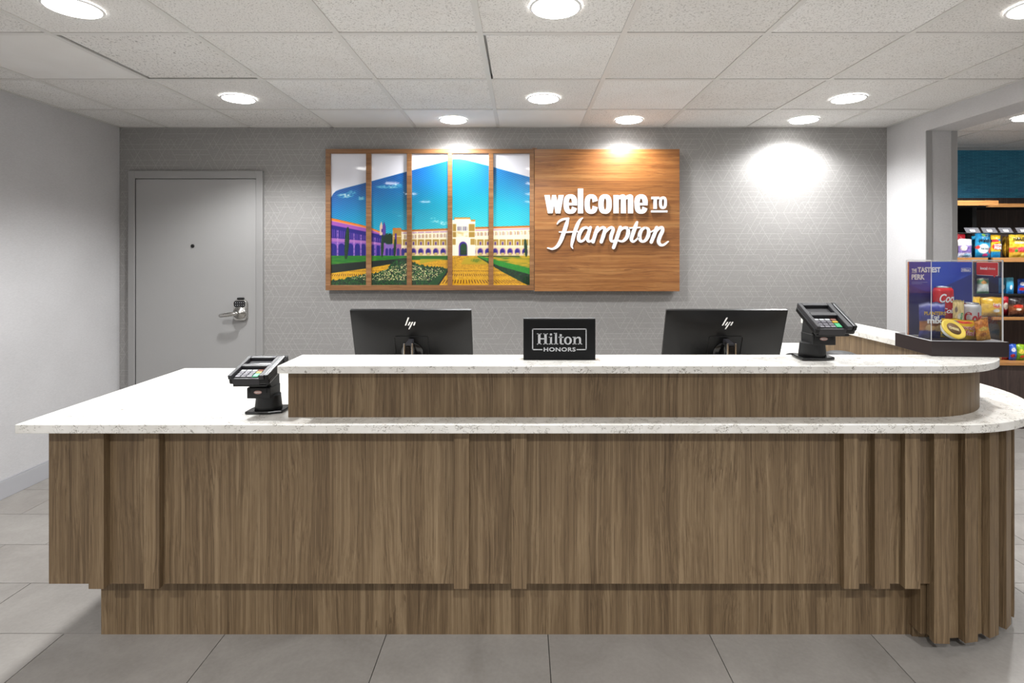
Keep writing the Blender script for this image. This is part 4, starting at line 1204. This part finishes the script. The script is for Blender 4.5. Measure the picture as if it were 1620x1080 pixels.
for (x0, x1, y0, y1, z0, z1) in ((ax1-e*.6, ax1+e*.4, ay0-e*.3, ay0+e*.7, az0, az1), (ax1-e*.7, ax1+e*.3, ay1-e*.7, ay1+e*.3, az0, az1), (ax0-e*.1, ax1, ay0-e*.3, ay0+e*.5, az1-.001, az1+e*.7), (ax0-e*.1, ax0+e*.5, ay0, ay1, az1-.001, az1+e*.7), (ax1-e*.6, ax1+e*.4, ay0, ay1, az1-.001, az1+e*.7),
                                  (ax0-e*.2, ax0+e*.5, ay1-e*.7, ay1+e*.3, az0, az1), (ax0-.0002, ax0+.0012, ay0-.0006, ay0+.001, az0, az1), (ax0-.0005, ax1, ay0-.0006, ay0+.0014, az0, az0+.0022), (ax0-.0006, ax0+.0014, ay0, ay1, az0, az0+.0022)):
    MB().box(x0, x1, y0, y1, z0, z1).build('polished_edge', M_EDGE, case, local=True)
# poster sheet inside the back pane
nx, ny = 90, 104
U, V = np.meshgrid(np.linspace(0, 1, nx), np.linspace(0, 1, ny))
C = np.zeros(U.shape+(3,)); C[:] = (8, 66, 190)
hill = 0.70-0.10*np.clip(U/.28, 0, 1)+np.clip((U-.40)/.6, 0, 1)*0.24
m = np.clip((hill-V)*90, 0, 1)[..., None]; C = C*(1-m)+np.array((22, 44, 140.))*m
pl_ = np.clip((0.42-U)*4, 0, 1)*np.clip((V-.1)*2, 0, 1); C = C*(1-.5*pl_[..., None])+np.array((84, 60, 150.))*(.5*pl_[..., None])
m = (np.clip((.62-V)*8, 0, 1)*np.clip((0.40-U)*14, 0, 1))[..., None]; C = C*(1-.75*m)+np.array((28, 34, 96.))*(.75*m)
P = np.stack([ax0+.004+U*(ax1-ax0-.008), np.full(U.shape, ay1-tk-.002), az0+.002+V*(az1-az0-.008)], -1)
grid_mesh('poster', P, C, M_POSTER, case, smooth=False)
MB().box(ax0+.003, ax0+.0065, ay1-tk-.006, ay1-tk-.0025, az0+.002, az1-.006).build('poster_edge', M_ORANGE, case, local=True)
MB().box(ax0+.004, ax1-.004, ay1-tk-.0016, ay1-tk-.0004, az0+.002, az1-.006).build('poster_board', M_TAGWHITE, case, local=True)
yp = ay1-tk-.0030
zt = az1
def ptxt(s_, x, z, w_, h_, kw=None, m_=M_WHITE): return text_obj('poster_lettering', s_, w_, m_, case, (x, yp, z), height=h_, depth=0.0004, align='L', **(kw or {}))
ptxt('THE', 0.018, zt-.040, .020, .0125, dict(bold=.03)); MB().box(.018, .038, yp-.0003, yp, zt-.0505, zt-.049).build('poster_lettering', M_WHITE, case, local=True)
ptxt('TASTIEST', 0.041, zt-.038, .086, .021, dict(bold=.035)); ptxt('PERK', 0.018, zt-.067, .050, .021, dict(bold=.035))
for i_ in range(2): MB().box(.018, .078-.02*i_, yp-.0003, yp, zt-.0890-.006*i_, zt-.0868-.006*i_).build('poster_lettering', plain('faint_print', (120, 140, 205), .5), case, local=True)
hb_ = MB(); hx0, hx1, hz0, hz1 = .205, .240, zt-.046, zt-.031
for q in ((hx0, hx1, hz1-.0012, hz1), (hx0, hx1, hz0, hz0+.0012), (hx0, hx0+.0012, hz0, hz1), (hx1-.0012, hx1, hz0, hz1)): hb_.box(q[0], q[1], yp-.0003, yp, q[2], q[3])
hb_.build('poster_logo_frame', M_WHITE, case, local=True); ptxt('Hilton', hx0+.004, (hz0+hz1)/2, hx1-hx0-.008, .009, dict(bold=.03))
# red speech-bubble card on the side pane
tg = MB(); rp = rrect(0.075, zt-.032, .108, .048, .004)
tg.prism(rp, ax1-tk-.0022, ax1-tk-.0010, 'x'); tg.prism([(0.045, zt-.055), (0.030, zt-.055), (0.037, zt-.064)], ax1-tk-.0022, ax1-tk-.0010, 'x')
tg.build('local_choice_card', M_TAGRED, case, local=True)
tg = MB(); tg.prism(rrect(0.075, zt-.032, .112, .052, .005), ax1-tk-.0009, ax1-tk-.0004, 'x'); tg.build('card_border', M_TAGWHITE, case, local=True)
text_obj('card_lettering', 'local', .036, M_TAGWHITE, case, (ax1-tk-.0026, .090, zt-.030), rot=(R(90), 0, R(-90)), height=.011, depth=.0004, bold=.03)
text_obj('card_lettering', 'choice', .036, M_TAGWHITE, case, (ax1-tk-.0026, .050, zt-.030), rot=(R(90), 0, R(-90)), height=.009, depth=.0004)
MB().box(.078, .153, .084, .1545, az0-.0001, az0+.056).build('clear_step', M_ACRYLIC, case, local=True)

MC = Matrix.LocRotScale(case.location, case.rotation_euler, case.scale)
def incase(x, y, z=0.0565): return MC @ Vector((x, y, z))
CR = case.rotation_euler.z
def can(name, x, y, z, r, h, paint, label, letters):
    t = empty(name, incase(x, y, z), CR)
    tag(t, label, 'drink can')
    nx, ny = 48, 24
    A, V = np.meshgrid(np.linspace(0, 2*math.pi, nx), np.linspace(0, 1, ny))
    rad = r*np.where(V < .06, .86+.14*(V/.06)**.5, np.where(V > .93, 1-.2*((V-.93)/.07)**1.3, 1.0))
    P = np.stack([rad*np.sin(A), rad*np.cos(A), V*h], -1)
    U = (A/(2*math.pi))
    grid_mesh('can_body', P, paint(U, V, 3), M_CAN, t)
    MB().lathe([(r*.80, 0), (r*.82, .003), (r*.79, .0045), (r*.74, .001), (.001, .0005)], (0, 0, h), 32, cap=False).build('can_rim', M_ALU, t, local=True)
    MB().box(-.006, .006, -.002, .012, h+.001, h+.0022).build('pull_tab', M_ALU, t, local=True)
    for (s_, z_, w_, mt, kw) in letters: text_obj('lettering', s_, w_, mt, t, (0, -r-.0006, z_), bend=r, **kw)
    return t
P_COKE = bands([(0, (170, 16, 30)), (1, (206, 20, 36))])
P_DIET = bands([(0, (178, 180, 184)), (.1, (206, 208, 210)), (1, (214, 214, 216))], [(.5, .2, .12, .08, (40, 140, 180))])
M_CRED = plain('can_red_print', (196, 24, 40), .35)
can('red_cola_can', .115, .1195, .1130, .0335, .138, P_COKE, 'red cola can with white script behind the blue nut bag', [('Coca', .098, .060, M_WHITE, dict(height=.034, shear=.35, bold=.02)), ('Cola', .050, .055, M_WHITE, dict(height=.02, shear=.35, bold=.02))])
can('silver_cola_can', .2090, .113, .0566, .0355, .132, P_DIET, 'silver diet cola can with big red letters in the display case', [('Coke', .080, .076, M_CRED, dict(height=.044, bold=.03))])
t = bag('nut_mix_bag', incase(.051, .082, .0565), .098, .140, .032, P_PLANT, 'dark blue trail mix bag at the near corner of the display case', rot=(0, 0, CR), seed=2,
    letters=[('PLANTERS', .5, .70, .078, M_YELLOW, dict(height=.014, bold=.03)), ('Trail', .5, .60, .030, M_WHITE, dict(height=.014, bold=.02)), ('mix', .5, .50, .056, M_WHITE, dict(height=.022, bold=.04))])
t = bag('granola_bar', incase(.147, .082, .0565), .042, .150, .012, P_BAR, 'tan granola bar wrapper standing between the two cans', 'granola bar', rot=(0, 0, CR), seed=3,
    letters=[('Nature', .62, .55, .035, M_GREEN, dict(rot=(R(90), R(-80), 0), height=.009, bold=.02))])
t = bag('gummy_bag', incase(.1436, .062, .0565), .153, .076, .018, P_GUMMY, 'yellow gummy candy bag lying in front of the silver can', rot=(0, R(5), CR), seed=5,
    letters=[('swedish', .66, .63, .072, M_WHITE, dict(height=.018, bold=.03)), ('swedish', .66, .63, .071, M_CRED, dict(height=.017, bold=.0, depth=.0012)), ('fish', .68, .36, .044, M_WHITE, dict(height=.02, bold=.03)), ('fish', .68, .36, .043, M_CRED, dict(height=.019, depth=.0012))])
t = bag('small_orange_bag', incase(.207, .036, .0565), .050, .082, .02, P_ORANGE, 'small orange snack packet leaning at the far end of the case', rot=(0, R(-8), CR), seed=6)
tub = empty('dip_tub', incase(.0965, .016, .0568), CR)
tag(tub, 'round yellow lidded dip tub tipped up at the front of the case', 'dip tub')
TT = Matrix.Translation((0, .018, .040)) @ Matrix.Rotation(R(16), 4, 'Y') @ Matrix.Rotation(R(48), 4, 'X')
MB().lathe([(.037, -.014), (.039, -.011), (.0405, -.002), (.0405, 0)], n=36, M=TT).build('tub_body', M_TAGWHITE, tub, local=True)
MB().lathe([(.042, 0), (.0435, .001), (.0435, .005), (.041, .007), (.037, .0055), (.001, .0055)], n=36, M=TT).build('tub_lid', plain('yellow_lid', (226, 196, 74), .4), tub, local=True)
cl = MB().lathe([(.026, .0057), (.026, .0062), (.001, .0062)], n=28, M=TT); cl.build('lid_print', plain('brown_lid_print', (110, 78, 40), .5), tub, local=True)
o = text_obj('lid_lettering', 'CHEESE', .036, plain('cream_print', (236, 220, 160), .5), tub, TT @ Vector((0, 0, .0066)), rot=TT.to_euler(), height=.011, bold=.02)

# ------------------------------------------------------------------ pantry snack shelving
ZB = 0.529
sh = empty('snack_shelving', (3.95, 4.6, 0))
tag(sh, 'dark wood pantry shelving unit stocked with snack bags', 'shelving')
SXL, SXR, XM = 2.875, 5.15, X(1567, 4.5)
MB().box(SXL, SXR, 4.38, 4.88, 0.0, ZB-0.022).build('base_cabinet', M_DARKWOOD, sh)
MB().box(SXL, SXR, 4.365, 4.88, ZB-0.0215, ZB).build('base_top', M_SHELFWOOD, sh)
MB().box(SXL, SXR, 4.862, 4.897, ZB+0.0005, Z(313, 4.862)).build('back_panel', M_DARKWOOD, sh)
for i_ in range(1, 4):
    xx = SXL+(SXR-SXL)*i_/4
    MB().box(xx-.002, xx+.002, 4.377, 4.381, 0.02, ZB-.03).build('cabinet_joint', M_BLACKM, sh)
MB().box(XM-.018, XM+.018, 4.66, 4.86, ZB+.0005, 1.80).build('upright', M_BLACKM, sh)
def shelf(x0, x1, yf, z0, z1):
    MB().box(x0, x1, yf, yf+.018, z0, z1).build('shelf_lip', M_SHELFWOOD, sh, bevel=.001)
    return MB().box(x0, x1, yf+.0185, 4.861, z0+.004, z1-.002).build('shelf', M_BLACKM, sh)
shelf(SXL, XM-.02, 4.40, 1.78, 1.82); shelf(XM+.02, SXR, 4.55, 1.78, 1.81)
Z2 = Z(407.3, 4.50)
shelf(SXL, XM-.02, 4.50, Z2-.036, Z2); shelf(XM+.02, SXR, 4.50, Z2-.036, Z2)
Z3 = Z(501.5, 4.50)
shelf(SXL, XM-.02, 4.50, Z3-.024, Z3); shelf(XM+.02, SXR, 4.50, Z3-.024, Z3)
ZM = Z(465, 4.62)
MB().box(SXL, SXR, 4.62, 4.861, ZM-.012, ZM).build('inner_shelf', M_BLACKM, sh)
MB().tube([(SXL, 4.60, Z(368, 4.6)), (SXR, 4.60, Z(370, 4.6))], .006, 8).build('tag_rail', M_BLACKM, sh)
for (a, b_) in ((1528.5, 1551), (1555.5, 1578), (1583, 1602.5), (1610, 1630), (1637, 1657)):
    x0, x1 = X(a, 4.5), X(b_, 4.5)
    T = Matrix.Translation(((x0+x1)/2, 4.51, Z(364, 4.5))) @ Matrix.Rotation(R(-35), 4, 'X')
    tgm = MB(); tgm.box(-(x1-x0)/2, (x1-x0)/2, -.0015, .0015, -.026, .026, T)
    h_ = tgm.build('price_holder', M_FROST, sh)
    lb = MB(); lb.box(-.022, .018, -.0022, -.0016, -.016, .006, T); lb.build('price_label', M_TAGWHITE, h_)
    MB().tube([((x0+x1)/2, 4.51, Z(364, 4.5)), ((x0+x1)/2, 4.60, Z(368, 4.6))], .003, 6).build('holder_arm', M_BLACKM, sh)

G2 = 'snack bags on the pantry shelves'
def sbag(px0, px1, py_top, zbase, d, th, paint, label, seed, rot=0.0, letters=(), lean=0.0):
    w_ = (px1-px0)*d/F; h_ = Z(py_top, d)-zbase
    return bag('snack_bag', (X((px0+px1)/2, d), d+th/2, zbase+.0006), w_, h_, th, paint, label, group=G2, seed=seed, rot=(0, 0, rot), letters=letters, lean=lean)
sbag(1515, 1530, 369.5, Z2, 4.70, .04, P_RED, 'dark red snack bag peeking out behind the silver one on the top snack shelf', 11)
for i_, a in enumerate((1505, 1510)):
    sbag(a, a+17, 381, Z2, 4.645, .02, P_BROWN, ['brown snack bag tucked against the opening edge, the one farther inside', 'brown snack bag tucked against the opening edge, next to the silver bag'][i_], 12+i_, R(-60))
sbag(1519, 1541, 377.5, Z2, 4.53, .05, P_SILVER, 'silver and purple snack bag on the top snack shelf', 14)
sbag(1539, 1556, 372, Z2, 4.605, .03, P_TEAL, 'teal snack bag standing behind the blue fruit-snack bag', 15)
sbag(1546, 1571, 368.5, Z2, 4.53, .05, P_WELCH, 'bright blue fruit-snack bag with white label on the top snack shelf', 16, letters=[("Welch's", .5, .70, .108, plain('black_print', (24, 24, 28), .5), dict(height=.030, bold=.03)), ('Fruit Snacks', .5, .38, .07, plain('teal_print', (40, 90, 110), .5), dict(height=.022))])
sbag(1570.5, 1586, 371, Z2, 4.53, .04, P_FISH, 'narrow yellow and blue gummy bag beside the blue fruit-snack bag', 17, letters=[('swedish', .5, .56, .06, M_TAGWHITE, dict(height=.016, bold=.02)), ('FISH', .5, .42, .055, M_TAGWHITE, dict(height=.026, bold=.03))])
for i_, a in enumerate((1583, 1589, 1595)):
    sbag(a, a+14, 373.5, Z2, 4.62, .022, P_GOLD, ['gold snack bag turned sideways, first beside the gummy bag', 'gold snack bag turned sideways, middle of three', 'gold snack bag turned sideways, next to the gummy bear bag'][i_], 20+i_, R(66))
sbag(1600, 1629, 370.5, Z2, 4.53, .05, P_HARI, 'yellow and red gummy bear bag cut by the picture edge', 24, letters=[('HARIBO', .5, .80, .12, plain('black_print_2', (24, 24, 28), .5), dict(height=.028, bold=.03)), ('GOLDBEARS', .5, .64, .1, M_TAGWHITE, dict(height=.018, bold=.02))])
sbag(1636, 1658, 371, Z2, 4.53, .05, P_LIME, 'lime green snack bag beyond the gummy bear bag', 25)
sbag(1549, 1568, 440, ZM, 4.66, .05, P_GREEN, 'green and white snack bag seen through the acrylic case', 26)
sbag(1540.5, 1549, 442, ZM, 4.72, .04, P_RED, 'red snack bag beside the green and white bag behind the case', 27)
sbag(1582, 1594, 439, ZM, 4.70, .03, P_CYAN, 'pale blue packet on the inner shelf, half behind the case edge', 28)
sbag(1594, 1606, 438.5, ZM, 4.64, .03, P_CYAN, 'pale blue packet on the inner shelf, just past the case edge', 29)
sbag(1612, 1630, 441, ZM, 4.66, .03, P_BLUE, 'blue packet on the inner shelf at the picture edge', 30)
sbag(1533, 1555.5, 469, Z3, 4.54, .06, P_YEL, 'yellow chip bag seen through the case, nearer the poster', 31)
sbag(1556, 1590, 470, Z3, 4.53, .06, P_YEL, 'wide yellow chip bag seen through the case side pane', 32, letters=[("Lay's", .62, .62, .06, M_TAGWHITE, dict(height=.03, bold=.02))])
sbag(1587, 1599.5, 469, Z3, 4.60, .05, P_RED, 'dark red and black snack bag between yellow chips and pretzels', 33)
sbag(1600, 1625, 471, Z3, 4.53, .06, P_DARK, 'dark pretzel bag with red oval on the middle shelf', 34)
sbag(1589, 1600, 546, ZB, 4.46, .05, P_RED, 'red snack bag low beside the dark display base', 35)
sbag(1600, 1612, 544.5, ZB, 4.44, .05, P_BLUE, 'blue snack bag on the lowest shelf', 36)
sbag(1611, 1626, 545, ZB, 4.44, .05, P_LIME, 'green snack bag on the lowest shelf at the picture edge', 37)
